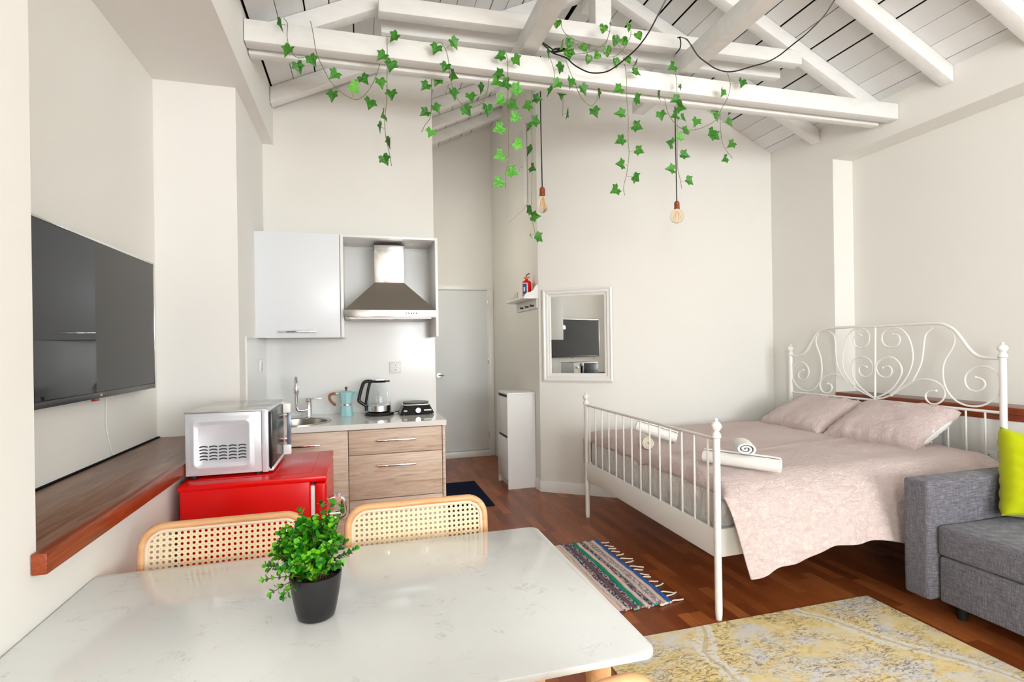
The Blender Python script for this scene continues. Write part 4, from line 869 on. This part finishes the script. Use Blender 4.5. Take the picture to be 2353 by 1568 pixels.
# duvet: draped grid, hanging low on the near side
sec = [(3.985, .40), (3.995, .50), (3.985, .60), (3.945, .655), (3.86, .672)]+[(3.86-i*.0955, .674-.004*math.sin(i*.9)) for i in range(1, 16)]+[(2.355, .668), (2.285, .650), (2.225, .612), (2.185, .56), (2.160, .50), (2.140, .44), (2.122, .38), (2.108, .335), (2.10, .312)]
sec = [Vector((0, y, z)) for y, z in sec]; sec = smooth_path(sec, 4); nt = len(sec)
nx = 130; b = bmesh.new(); G = []
for i in range(nx+1):
    s = i/nx; x = 1.722+(3.655-1.722)*s; row = []
    edge = max(0, 1-i/3.0)
    for j, p in enumerate(sec):
        y, z = p.y, p.z; X = x
        top = min(1, max(0, (z-.60)/.05)); drape = 1-top
        near = 1 if y < 2.8 else 0
        lowness = max(0, (.60-z)/.30)
        if near:
            y += drape*(.020*lowness*math.sin(x*9+1.5*math.sin(x*4))+.006*math.sin(x*31+2*noise.noise(Vector((x*3, z*4, 0)))))
            # flares towards the floor at the foot corner
            X += drape*(-.030*(1-s)**6)+lowness*.01*(1-s)**4
            y -= drape*lowness*.05*(1-s)**3
            z -= lowness*(.018*math.sin(x*7+.5)+.008*math.sin(x*19)+.05*(1-s)**8)-.006*lowness
        w1 = noise.noise(Vector((x*2.2+y*1.2, y*3.5, 2)))*.010+noise.noise(Vector((x*5-y*2, y*9, 5)))*.005
        z += top*w1
        z += top*.006*math.exp(-((y-(2.75+.16*(x-2)))/.012)**2)
        # foot edge rolls down over the mattress end
        if edge > 0:
            z -= top*(.085 if i == 0 else .05 if i == 1 else .012)+top*(.010*math.sin(p.y*23) if i == 0 else 0)
            X += .004*math.sin(p.y*30)+(.004 if i == 0 else -.010 if i == 1 else 0)
            if near: X -= 0
        hx = max(0, (x-3.5)/.155); z -= top*.012*hx
        row.append(b.verts.new((X, y, z)))
    G.append(row)
for i in range(nx):
    for j in range(nt-1): b.faces.new((G[i][j], G[i+1][j], G[i+1][j+1], G[i][j+1]))
o = tag(obj('duvet', b, M_PINK, smooth=80), 'pale pink duvet spread over the bed, hanging low on the near side', 'duvet')
md = o.modifiers.new('thick', 'SOLIDIFY'); md.thickness = .016; md.offset = -1
md = o.modifiers.new('sub', 'SUBSURF'); md.levels = 0; md.render_levels = 1
def cushion(c, w_, d_, h_, rot, seed=0, wr=.006, n=36, pinch=.06, sharp=4):
    """w along local x, d along local y"""
    b = bmesh.new(); g = {}
    for side in (1, -1):
        for i in range(n+1):
            for j in range(n+1):
                u, v = -1+2*i/n, -1+2*j/n
                if side == -1 and (i in (0, n) or j in (0, n)): g[(side, i, j)] = g[(1, i, j)]; continue
                t_ = ((1-abs(u)**sharp)*(1-abs(v)**sharp))
                t_ = max(0, t_)**.45
                k = 1-pinch*(1-abs(v)**2)*abs(u)**3; k2 = 1-pinch*(1-abs(u)**2)*abs(v)**3
                p = Vector((u*w_/2*k, v*d_/2*k2, side*h_/2*t_))
                p.z += wr*noise.noise(Vector((u*3+seed, v*3, side)))*t_+wr*.6*math.sin((abs(u)*9 if abs(u) > abs(v) else abs(v)*9)+seed)*0
                ed = max(abs(u), abs(v))
                if ed > .55: p.z += wr*.9*math.sin((v if abs(u) > abs(v) else u)*22+seed)*(ed-.55)*2*t_
                g[(side, i, j)] = b.verts.new(Vector(c)+rot @ p)
    for side in (1, -1):
        for i in range(n):
            for j in range(n):
                q = [g[(side, i, j)], g[(side, i+1, j)], g[(side, i+1, j+1)], g[(side, i, j+1)]]
                if len(set(q)) == 4: b.faces.new(q)
    return b
def rot(ax, ay, az): return Matrix.Rotation(math.radians(az), 3, 'Z') @ Matrix.Rotation(math.radians(ay), 3, 'Y') @ Matrix.Rotation(math.radians(ax), 3, 'X')
t = thing('pillow', 'pink pillow leaning on the headboard at the far side of the bed', 'pillow', (3.5, 3.46, .68), 'pink pillows on the bed')
obj('pillowcase', cushion((3.50, 3.475, .772), .50, .66, .155, rot(0, -25, -4), 1, .012), M_PINK, t, smooth=80)
t = thing('pillow', 'pink pillow nearer the sofa, its white filling showing at the open end', 'pillow', (3.53, 2.8, .68), 'pink pillows on the bed')
obj('pillowcase', cushion((3.51, 2.825, .770), .52, .66, .175, rot(0, -26, 3), 4, .012), M_PINK, t, smooth=80)
obj('inner_pillow', cushion((3.55, 2.562, .768), .31, .10, .07, rot(0, -26, 3), 7, .006, 20), M_PILLOWW, t, smooth=80)
# rolled towels
def spiral_roll(c, axis, L, r, turns=3.2, th=.010, flat=1.0, up=(0, 0, 1), mat=None, bend=0.0):
    """rolled cloth: spiral strip of real thickness, seen as a coil at both ends"""
    a = Vector(axis).normalized(); u = Vector(up); u = (u-a*u.dot(a)).normalized(); v = a.cross(u); c = Vector(c)
    b = bmesh.new(); n = int(turns*20); prof = []
    for k in range(n+1):
        th_ = 2*PI*turns*k/n; rr = .006+(r-.006)*k/n
        prof.append((math.cos(th_), math.sin(th_), rr))
    ns = 8; rows = []
    for s in range(ns+1):
        q = s/ns; e = (q-.5)*L; inn = []; outr = []
        k = 1-.05*(abs(q-.5)*2)**6
        for cu, sv, rr in prof:
            wob = .0012*noise.noise(Vector((cu*3, sv*3, q*5)))
            for lst, r2 in ((inn, rr-th*.8), (outr, rr)):
                r3 = max(.001, r2*k+wob); lst.append(b.verts.new(c+a*e+u*(cu*r3*flat)+v*(sv*r3)+Vector((0, 0, -bend*(abs(q-.5)*2)**2))))
        rows.append((inn, outr))
    for s in range(ns):
        for k in range(n):
            b.faces.new((rows[s][0][k], rows[s][0][k+1], rows[s+1][0][k+1], rows[s+1][0][k]))
            b.faces.new((rows[s][1][k], rows[s][1][k+1], rows[s+1][1][k+1], rows[s+1][1][k]))
        for k in (0, n): b.faces.new((rows[s][0][k], rows[s][1][k], rows[s+1][1][k], rows[s+1][0][k]))
    for s in (0, ns):
        for k in range(n): b.faces.new((rows[s][0][k], rows[s][1][k], rows[s][1][k+1], rows[s][0][k+1]))
    return b
zt_ = .672
tag(obj('rolled_towel', spiral_roll((1.965, 2.42, zt_+.046), (.21, -.36, 0), .40, .044, 3, .010), M_TOWEL, smooth=60), 'white rolled towel lying on the duvet under a second roll, near the footboard post', 'towel', 'rolled towels on the bed')
tag(obj('rolled_towel', spiral_roll((1.985, 2.42, zt_+.122), (.45, .75, 0), .18, .056, 2.4, .015, .66), M_TOWEL, smooth=60), 'short white rolled towel on top, its open coil facing the camera', 'towel', 'rolled towels on the bed')
tag(obj('rolled_towel', spiral_roll((1.945, 3.235, zt_+.082), (.38, -.20, -.13), .28, .044, 3, .010), M_TOWEL, smooth=60), 'white rolled towel at the far side of the bed, seen through the footboard bars', 'towel', 'rolled towels on the bed')
tag(obj('rolled_towel', spiral_roll((1.795, 3.12, zt_+.046), (.20, .62, 0), .18, .043, 4, .009), M_TOWELC, smooth=60), 'cream rolled towel with tight coil end, beside the far white towel roll', 'towel', 'rolled towels on the bed')

# ================================================================== SOFA
t = thing('sofa', 'grey woven sofa bed with square arm, standing beside the bed', 'sofa', (3.2, 1.2, 0))
def scube(x0, x1, y0, y1, z0, z1, r=.02, amp=.003, n=(8, 8, 4), seed=0): return soft_box(x0, x1, y0, y1, z0, z1, r, n[0], n[1], n[2], amp, 5.0, seed)
obj('arm', scube(2.615, 3.80, 1.905, 2.03, .095, .668, .016, .003), M_GREY, t, smooth=60)
obj('seat_cushion', scube(2.66, 3.45, 1.0, 1.903, .315, .458, .022, .004, seed=2), M_GREY, t, smooth=60)
obj('seat_cushion', scube(2.66, 3.45, .10, .996, .315, .458, .022, .004, seed=5), M_GREY, t, smooth=60)
obj('base_panel', scube(2.665, 3.45, .10, 1.893, .095, .311, .010, .002), M_GREY, t, smooth=60)
obj('backrest', scube(3.46, 3.80, .10, 1.903, .095, .80, .04, .004), M_GREY, t, smooth=60)
obj('arm', scube(2.615, 3.80, -.03, .098, .095, .668, .016, .003), M_GREY, t, smooth=60)
for x, y in ((2.78, 1.87), (3.72, 1.96), (2.70, .05), (3.72, .05)):
    obj('foot', lathe(NB(), [(0, 0), (.020, 0), (.024, .04), (.026, .097), (0, .097)], (x, y, 0), 14), M_BLACKM, t)
tag(obj('cushion', cushion((3.245, 1.795, .655), .45, .44, .15, Matrix.Rotation(math.radians(-14), 3, 'Z') @ Matrix.Rotation(math.radians(76), 3, 'X') @ Matrix.Rotation(math.radians(-13), 3, 'Z'), 3, .012, pinch=.08), M_LIME, smooth=80), 'lime green cushion leaning in the corner of the grey sofa', 'cushion')

# ================================================================== RUGS
# yellow printed rug
m = Mat('faded_yellow_rug', (220, 200, 150), 0.95, spec=0.1)
tc = m.n('ShaderNodeTexCoord')
def mapd(sc, rt=0): 
    mp = m.n('ShaderNodeMapping'); mp.inputs['Scale'].default_value = sc; mp.inputs['Rotation'].default_value = (0, 0, rt); m.l(tc.outputs['Object'], mp.inputs[0]); return mp.outputs[0]
v0 = mapd((1, 1, 1))
big = m.noise(2.6, v0, 4, .6, .6)
c = m.ramp(m.noise(5.5, mapd((1, 1.8, 1)), 6, .7, .8), [(0.38, (228, 204, 140)), (0.50, (220, 212, 190)), (0.60, (216, 215, 216))])
c = m.mix(m.ramp(big, [(0.43, (0, 0, 0)), (0.56, (245, 245, 245))]), c, m.ramp(m.noise(30, v0, 5), [(0.4, (228, 202, 132)), (0.6, (236, 218, 166))]))
sp_ = m.noise(1.0, mapd((30, 78, 1)), 5, .75, 1.2)
c = m.mix(m.math('MULTIPLY', m.ramp(sp_, [(0.50, (0, 0, 0)), (0.56, (255, 255, 255))]), m.ramp(m.noise(5, v0, 3), [(0.40, (30, 30, 30)), (0.56, (235, 235, 235))])), c, (128, 108, 88))
# meandering pale bands
sep = m.n('ShaderNodeSeparateXYZ'); m.l(tc.outputs['Object'], sep.inputs[0])
def band(a, b_, off, wd, amp):
    w_ = m.noise(2.3, mapd((1, 1, 1)), 2, .4)
    e = m.math('ADD', m.math('ADD', m.math('MULTIPLY', sep.outputs[0], a), m.math('MULTIPLY', sep.outputs[1], b_)), m.math('MULTIPLY', w_, amp))
    dd_ = m.math('ABSOLUTE', m.math('SUBTRACT', e, off)); return m.math('LESS_THAN', dd_, wd), m.math('LESS_THAN', dd_, wd*.22)
for a, b_, off, wd, amp in ((1, -.1, 1.58, .045, .5), (1, .55, 3.42, .045, .35), (.35, 1, 2.25, .040, .45)):
    i1, i2 = band(a, b_, off, wd, amp)
    rough_ = m.ramp(m.noise(60, v0, 3), [(0.38, (60, 60, 60)), (0.55, (255, 255, 255))])
    c = m.mix(m.math('MULTIPLY', i1, rough_), c, (226, 223, 218)); c = m.mix(m.math('MULTIPLY', i2, 0.6), c, (196, 176, 128))
m.col(c); m.bump(m.noise(400, v0, 2), 0.6, .001)
slab_mat('yellow_rug', 0.99, 2.555, -0.15, 2.185, .007, m.m, 'faded yellow and grey patterned rug on the parquet in front of the sofa', 'rug')
# rag rug woven of coloured strips
m = Mat('rag_strips', (200, 190, 180), 0.95, spec=0.1); g_ = m.n('ShaderNodeNewGeometry'); r_ = g_.outputs['Random Per Island']
stops = [(0.0, (238, 222, 208)), (0.14, (38, 84, 170)), (0.24, (240, 214, 200)), (0.36, (110, 200, 205)), (0.42, (120, 96, 100)), (0.52, (70, 60, 110)), (0.60, (226, 216, 200)), (0.70, (40, 150, 120)), (0.78, (210, 70, 50)), (0.84, (225, 150, 90)), (0.90, (110, 100, 96)), (0.96, (60, 110, 190))]
c = m.ramp(r_, stops, 'CONSTANT')
w_ = m.n('ShaderNodeTexWhiteNoise', noise_dimensions='3D'); sn = m.n('ShaderNodeVectorMath', operation='SNAP'); sn.inputs[1].default_value = (.006, .011, 1)
m.l(m.coord(), sn.inputs[0]); m.l(sn.outputs[0], w_.inputs['Vector'])
sp2 = m.ramp(w_.outputs[0], [(0, (40, 44, 90)), (.15, (225, 206, 196)), (.35, (96, 176, 186)), (.5, (196, 66, 60)), (.6, (70, 66, 80)), (.72, (60, 96, 180)), (.85, (232, 228, 222))], 'CONSTANT')
sel = m.ramp(m.math('FRACT', m.math('MULTIPLY', r_, 7.31)), [(0, (30, 30, 30)), (.35, (130, 130, 130)), (.55, (215, 215, 215))], 'CONSTANT')
m.col(m.mix(sel, c, sp2)); m.bump(m.noise(300, None, 3), .8, .002)
t = thing('rag_rug', 'striped multicoloured rag rug with cream fringe beside the table', 'rug', (1.3, 2.85, 0))
bm = NB(); n = 23; x0, x1 = 0.93, 1.545
for k in range(n):
    x = x0+(x1-x0)*(k+.5)/n; P = []
    for j in range(45):
        y = 2.425+(3.345-2.425)*j/44+(.008*math.sin(k*2.1) if j in (0, 44) else 0)
        P.append((x+.004*math.sin(y*9+k*.4)+.0015*math.sin(y*31+k), y+.03*(x-1.3)*0, .0082+.001*math.sin(y*60+k)))
    tube(bm, P, .0150, 6, sx=.45, sy=1.0)
obj('woven_strips', bm, m.m, t, smooth=80)
M_FRINGE = Mat('cream_cotton', (238, 224, 204), .9).m; y = 2.44
while y < 3.34:
    L = rnd.uniform(.05, .085); a = rnd.uniform(-.5, .5)
    P = [(1.545, y, .008), (1.56, y+.006*a, .010), (1.545+L*.6, y+L*.4*a, .006), (1.545+L, y+L*a*.9, .005)]
    obj('tassel', tube(NB(), smooth_path(P, 3), .0042, 6), M_FRINGE, t, smooth=80); y += rnd.uniform(.035, .075)
# ================================================================== TABLE AND CHAIRS
t = thing('dining_table', 'white quartz dining table with rounded corners and wooden legs', 'table', (-0.08, 1.3, 0))
obj('table_top', prism(NB(), rrect(-0.696, 0.552, 0.922, 1.682, .028, 8), .7355, .75, 'z', bev=.003), M_QUARTZ, t)
for sx_ in (-1, 1):
    for sy_ in (-1, 1):
        X = -.664 if sx_ < 0 else .495; Y = 1.298+sy_*.22
        obj('leg', tube(NB(), [(X, Y, .734), (X+.0*sx_, Y, .4), (X+.0*sx_, Y, 0.0075 if (sx_ > 0 and sy_ < 0) else .0)], [.029, .026, .020], 20), M_BEECH, t)
obj('under_frame', B(-0.60, 0.44, 1.08, 1.52, .708, .735, .004), M_BEECH, t)

def cane_chair(name, label):
    """local frame: seat centre at the origin, back towards +y"""
    t = thing(name, label, 'chair', (0, 0, 0), 'cane-backed wooden chairs around the table')
    W, ZT, ZB = .240, .852, .50
    def yb(z): return .205+.045*(z-.45)/.44
    P = [(x, yb(z), z) for x, z in rrect(-W+.016, W-.016, ZB, ZT-.016, .060, 9)]; P.append(P[0]); P.insert(0, P[-2])
    b = bmesh.new(); fr = P[1:]
    rings = []
    N = len(fr)-1
    for i in range(N):
        p = Vector(fr[i]); a = Vector(fr[(i-1) % N]); c = Vector(fr[(i+1) % N]); tn = (c-a).normalized(); yv = Vector((0, 1, 0)); yv = (yv-tn*yv.dot(tn)).normalized(); nv = tn.cross(yv)
        rings.append([b.verts.new(p+nv*(math.cos(2*PI*k/10)*.0115)+yv*(math.sin(2*PI*k/10)*.0125)) for k in range(10)])
    for i in range(N):
        for k in range(10): b.faces.new((rings[i][k], rings[i][(k+1) % 10], rings[(i+1) % N][(k+1) % 10], rings[(i+1) % N][k]))
    fo = obj('back_frame', b, M_BEECH, t, smooth=70)
    # pale spline between frame and cane
    b = bmesh.new(); rings = []
    Q = [(x, yb(z)-.006, z) for x, z in rrect(-W+.029, W-.029, ZB+.014, ZT-.029, .050, 9)]; N = len(Q)
    for i in range(N):
        p = Vector(Q[i]); a = Vector(Q[(i-1) % N]); c = Vector(Q[(i+1) % N]); tn = (c-a).normalized(); yv = Vector((0, 1, 0)); nv = tn.cross(yv).normalized()
        rings.append([b.verts.new(p+nv*(math.cos(2*PI*k/8)*.0055)+yv*(math.sin(2*PI*k/8)*.004)) for k in range(8)])
    for i in range(N):
        for k in range(8): b.faces.new((rings[i][k], rings[i][(k+1) % 8], rings[(i+1) % N][(k+1) % 8], rings[(i+1) % N][k]))
    obj('back_spline', b, Mat('pale_spline', (236, 212, 186), .4).m if 'pale_spline' not in bpy.data.materials else bpy.data.materials['pale_spline'], fo, smooth=70)
    b = bmesh.new()
    for dy in (-.0065, -.005): b.faces.new([b.verts.new((x, yb(z)+dy, z)) for x, z in rrect(-W+.026, W-.026, ZB+.010, ZT-.026, .052, 9)])
    co = obj('cane_panel', b, M_CANE, t, flat=True)
    sb = NB(); prism(sb, rrect(-.225, .225, -.22, .21, .07, 8), .435, .462, 'z', bev=.006); obj('seat_frame', sb, M_BEECH, t, smooth=60)
    b = bmesh.new(); b.faces.new([b.verts.new((x, y, .4632)) for x, y in rrect(-.185, .185, -.185, .165, .05, 8)])
    obj('seat_pad', prism(NB(), rrect(-.185, .185, -.185, .165, .05, 8), .4605, .4645, 'z'), Mat('seat_webbing', (232, 210, 168), .6).m, t); b.free()
    for sx_ in (-1, 1):
        obj('leg', tube(NB(), [(sx_*.19, -.185, .44), (sx_*.205, -.20, .0)], [.017, .012], 12), M_BEECH, t)
        obj('leg', tube(NB(), smooth_path([(sx_*.205, yb(.62), .62), (sx_*.204, .20, .45), (sx_*.205, .215, .0)], 3), .015, 12), M_BEECH, t)
    return t
c0 = cane_chair('dining_chair', 'cane-backed beech chair at the far side of the table, left one before the fridge')
c0.location = (-0.40, 1.545, 0)
dup(c0, (0.175, 1.545, 0), 0, 'cane-backed beech chair at the far side of the table, right one before the kitchen drawers')
dup(c0, (0.184, 0.955, 0), PI+0.12, 'cane-backed beech chair on the near side, only its rounded top corner in view')

# ================================================================== POTTED PLANT
px0, py0 = -0.106, 1.272
t = thing('potted_plant', 'small bushy green plant in a black plastic pot on the table', 'plant', (px0, py0, .7505))
obj('pot', lathe(NB(), [(0, 0), (.036, 0), (.040, .003), (.0445, .02), (.052, .06), (.0555, .088), (.0565, .098), (.0535, .099), (.052, .088), (.048, .06), (0, .06)], (px0, py0, .7505), 40), Mat('black_pot', (30, 29, 30), .28).m, t, smooth=50)
obj('soil', lathe(NB(), [(0, .084), (.03, .085), (.0498, .081), (.046, .062), (0, .062)], (px0, py0, .7505), 24), M_SOIL, t)
lr = random.Random(11)
bl = NB(); bs = NB()
def leaf_quad(bm, p, d, up, L, W_, mat=0):
    d = d.normalized(); s = d.cross(up)
    s = s.normalized() if s.length > 1e-4 else Vector((1, 0, 0)); u = s.cross(d)
    pts = [p]; ring = []
    prof = [(0.0, .12), (.22, .72), (.5, 1.0), (.78, .82), (1.0, .18)]
    rows = []
    for t_, w_ in prof:
        c = p+d*(t_*L)+u*(-.18*L*t_*t_)
        rows.append((bm.verts.new(c-s*(w_*W_)+u*(.22*W_*w_)), bm.verts.new(c), bm.verts.new(c+s*(w_*W_)+u*(.22*W_*w_))))
    for a, b_ in zip(rows, rows[1:]):
        for k in (0, 1): bm.faces.new((a[k], a[k+1], b_[k+1], b_[k])).material_index = mat
tips = []
for k in range(165):
    a = lr.uniform(0, 2*PI); e = lr.uniform(0, 1)**.55
    r = e*lr.uniform(.6, 1.0)
    tx_ = math.cos(a)*r*.086-.012; ty_ = math.sin(a)*r*.085
    h = .118*math.sqrt(max(0, 1-(r*.96)**2))*lr.uniform(.72, 1.08)+.006
    if tx_ > .015 and lr.random() < .7: h += .015
    tips.append(Vector((tx_, ty_, h)))
tips += [Vector((.060, -.02, .155)), Vector((.012, 0, .165)), Vector((-.032, .01, .150)), Vector((-.096, -.03, .05)), Vector((-.10, -.035, .025)), Vector((-.085, -.05, .0)), Vector((-.06, -.06, -.005)), Vector((.085, .0, .055)), Vector((.035, .02, .160)), Vector((-.075, 0, .105))]
for tip in tips:
    base = Vector((px0+lr.uniform(-.025, .025), py0+lr.uniform(-.025, .025), .7505+.078))
    T = Vector((px0, py0, .7505+.085))+tip
    mid = (base+T)/2+Vector((lr.uniform(-.01, .01), lr.uniform(-.01, .01), .012))
    P = smooth_path([base, mid, T], 5); tube(bs, P, .0009, 4)
    n_ = len(P); q = 2
    while q < n_:
        p = P[q]; d = (P[q]-P[q-1]).normalized()
        for m_ in range(3):
            a = lr.uniform(0, 2*PI); s = d.orthogonal().normalized(); s.rotate(Matrix.Rotation(a, 3, d).to_quaternion() if False else Matrix.Rotation(a, 3, d))
            dd_ = (s*1.0+d*lr.uniform(.4, 1.2)).normalized()
            L = lr.uniform(.0095, .0155)
            leaf_quad(bl, p+Vector((0, 0, lr.uniform(-.003, .003))), dd_, d, L, L*lr.uniform(.30, .40))
        q += 1
    leaf_quad(bl, T, (P[-1]-P[-2]).normalized()+Vector((lr.uniform(-.3, .3), lr.uniform(-.3, .3), 0)), Vector((0, 1, 0)), .012, .0045)
obj('stems', bs, M_TWIG, t, smooth=80)
obj('foliage', bl, M_BOX, t, smooth=80)

# ================================================================== IVY GARLANDS
IVY_POLY = [(0, -.04), (.20, -.22), (.48, -.18), (.46, .08), (.66, .38), (.38, .42), (.24, .60), (0, 1.0), (-.24, .60), (-.38, .42), (-.66, .38), (-.46, .08), (-.48, -.18), (-.20, -.22)]
POTH_POLY = [(0, 0), (.22, -.10), (.42, .06), (.50, .32), (.38, .62), (.16, .86), (0, 1.0), (-.16, .86), (-.38, .62), (-.50, .32), (-.42, .06), (-.22, -.10)]
ir = random.Random(5)
def place_leaf(bm, poly, c, size, ang, tilt, turn, mat):
    """leaf hanging round point c: outline in the xz plane, tip towards ang, tilted and turned a little, folded along the rib"""
    R = Matrix.Rotation(turn, 3, 'Z') @ Matrix.Rotation(tilt, 3, 'X') @ Matrix.Rotation(ang, 3, 'Y')
    def Q(u, v): return Vector(c)+R @ Vector((u*size, -abs(u)*size*.35+.12*size*v*v, (v-.35)*size))
    n = len(poly); mid = [Q(0, v) for v in (.05, .5)]
    cv = [bm.verts.new(m_) for m_ in mid]; V = [bm.verts.new(Q(u, v)) for u, v in poly]
    for k in range(n):
        a, b_ = V[k], V[(k+1) % n]
        ctr = cv[0] if (poly[k][1]+poly[(k+1) % n][1])/2 < .3 else cv[1]
        bm.faces.new((a, b_, ctr)).material_index = mat
    ks = [k for k in range(n)]
    # bridge between the two rib points
    for k in range(n):
        k2 = (k+1) % n
        lowa = (poly[k-1][1]+poly[k][1])/2 < .3; lowb = (poly[k][1]+poly[k2][1])/2 < .3
        if lowa != lowb: bm.faces.new((V[k], cv[0], cv[1])).material_index = mat
IVLAB = [
 'short ivy strand at the left end of the tie beam', 'ivy swag looping below the left part of the tie beam',
 'straight hanging ivy strand in front of the plain kitchen wall', 'ivy strand hanging by the outer corner of the kitchen wall',
 'ivy swag looping in front of the corridor rafters', 'long bright ivy strand hanging over the corridor opening',
 'thin long ivy strand hanging beside the corridor hatch and elongated bulb', 'tiny ivy sprig on the tie beam beside the black plug',
 'small ivy loop below the beam, right of the elongated bulb', 'short ivy sprig dangling behind the beam, right of the elongated bulb',
 'long straight ivy strand with alternating leaves between the two bulbs', 'ivy strand twisted round the cord of the globe bulb',
 'ivy swag looping from the globe bulb cord to the right', 'rightmost ivy strand hanging below the tie beam',
 'variegated leaf garland on the left half of the collar beam', 'variegated leaf garland by the king post on the collar beam']
for n_, (kind, stem, leaves) in enumerate(IVY):
    g = thing('pothos_garland' if kind == 'pothos' else 'ivy_garland', IVLAB[n_], 'garland', stem[0], 'leaf garlands on the roof beams')
    if stem[0][1] > 3.1: stem = [(stem[0][0], 3.158, 3.02)]+stem
    P = smooth_path(stem, 5); bm = NB(); tube(bm, P, .0019, 6)
    bml = NB()
    for (x, y, z, cl) in leaves:
        c = Vector((x, y-.012, z)); q = min(P, key=lambda p: (p-c).length)
        if (q-c).length < .16: tube(bm, [q, (q+c)/2+Vector((0, 0, .004)), c], .0010, 5)
        out = (c.x-q.x)
        if kind == 'pothos':
            place_leaf(bml, POTH_POLY, c, ir.uniform(.052, .060), PI+ir.uniform(-.9, .9), ir.uniform(-.4, .4), 1.2 if cl == 1 else ir.uniform(-.6, .6), 0)
        else:
            sz = .066 if cl == 3 else ir.uniform(.053, .062)
            ang = (PI/2+ir.uniform(-.1, .7))*(1 if out > 0 else -1) if len(leaves) > 9 else PI+ir.uniform(-1.0, 1.0)
            place_leaf(bml, IVY_POLY, c, sz, ang, ir.uniform(-.35, .35), ir.choice([-1, 1])*1.22 if cl == 1 else ir.uniform(-.45, .45), 1 if cl >= 2 else 0)
    obj('stem', bm, M_STEM, g, smooth=80)
    obj('leaves', bml, [M_POTH, M_IVYL] if kind == 'pothos' else [M_IVY, M_IVYL], g, flat=True)

# ================================================================== PENDANT BULBS AND CORDS
def pendant(name, label, x, y, zt, ztop, bulb):
    t = thing(name, label, 'pendant lamp', (x, y, zt))
    obj('cord', tube(NB(), smooth_path([(x+(.004), y, ztop), (x-.003, y, (ztop+zt)/2+.1), (x, y, zt-.002)], 6), .0038, 8), M_BLACK, t)
    obj('socket', lathe(NB(), [(0, 0), (.008, 0), (.016, -.008), (.019, -.018), (.019, -.046), (.0205, -.048), (.0205, -.056), (.017, -.058), (0, -.058)], (x, y, zt), 24), M_COPPER, t)
    if bulb == 'long': pr = [(.013, -.058), (.016, -.068), (.024, -.095), (.031, -.13), (.032, -.142), (.026, -.158), (.012, -.168), (0, -.170)]
    else: pr = [(.013, -.058), (.018, -.064), (.034, -.074), (.045, -.095), (.0475, -.112), (.044, -.132), (.031, -.150), (.014, -.158), (0, -.160)]
    o = obj('bulb', lathe(NB(), pr+[(max(r-.0012, 0), h+(.0012 if r < .02 and h < -.1 else 0)) for r, h in reversed(pr)], (x, y, zt), 32), M_AMBER, t, smooth=70)
    bm = NB()
    for k in range(6):
        a = 2*PI*k/6; a2 = a+.5; r1, r2, l1, l2 = (.008, .017, -.075, -.148) if bulb == 'long' else (.010, .024, -.08, -.128)
        tube(bm, [(x+math.cos(a)*r1, y+math.sin(a)*r1, zt+l1), (x+math.cos(a2)*r2, y+math.sin(a2)*r2, zt+l2)], .0009, 5)
    obj('filament', bm, M_FIL, o)
    return t
pendant('pendant_bulb', 'elongated amber bulb in copper socket hanging by the corridor corner', 1.164, 3.30, 2.404, 3.36, 'long')
pendant('pendant_bulb', 'round amber globe bulb in copper socket hanging over the bed', 2.177, 3.30, 2.374, 3.40, 'globe')
t = thing('power_cable', 'black cable looping over the tie beam from a black plug', 'cable', WIRE1[-1])
obj('cord', tube(NB(), smooth_path(WIRE1+[(1.158, 3.02, 3.15), (1.166, 3.29, 3.36)], 5), .0040, 8), M_BLACK, t)
bm = NB(); tube(bm, [(1.105, 2.925, 3.090), (1.125, 2.925, 3.096), (1.17, 2.925, 3.108), (1.19, 2.925, 3.112)], [.006, .014, .013, .006], 12); obj('plug', bm, M_BLACK, t)
t = thing('power_cable', 'black cable swinging from the roof to the globe bulb', 'cable', WIRE2[-1])
obj('cord', tube(NB(), smooth_path(WIRE2, 5), .0040, 8), M_BLACK, t)
obj('loop', tube(NB(), smooth_path(LOOP2+[(2.177, 3.30, 3.40)], 5), .0038, 8), M_BLACK, t)
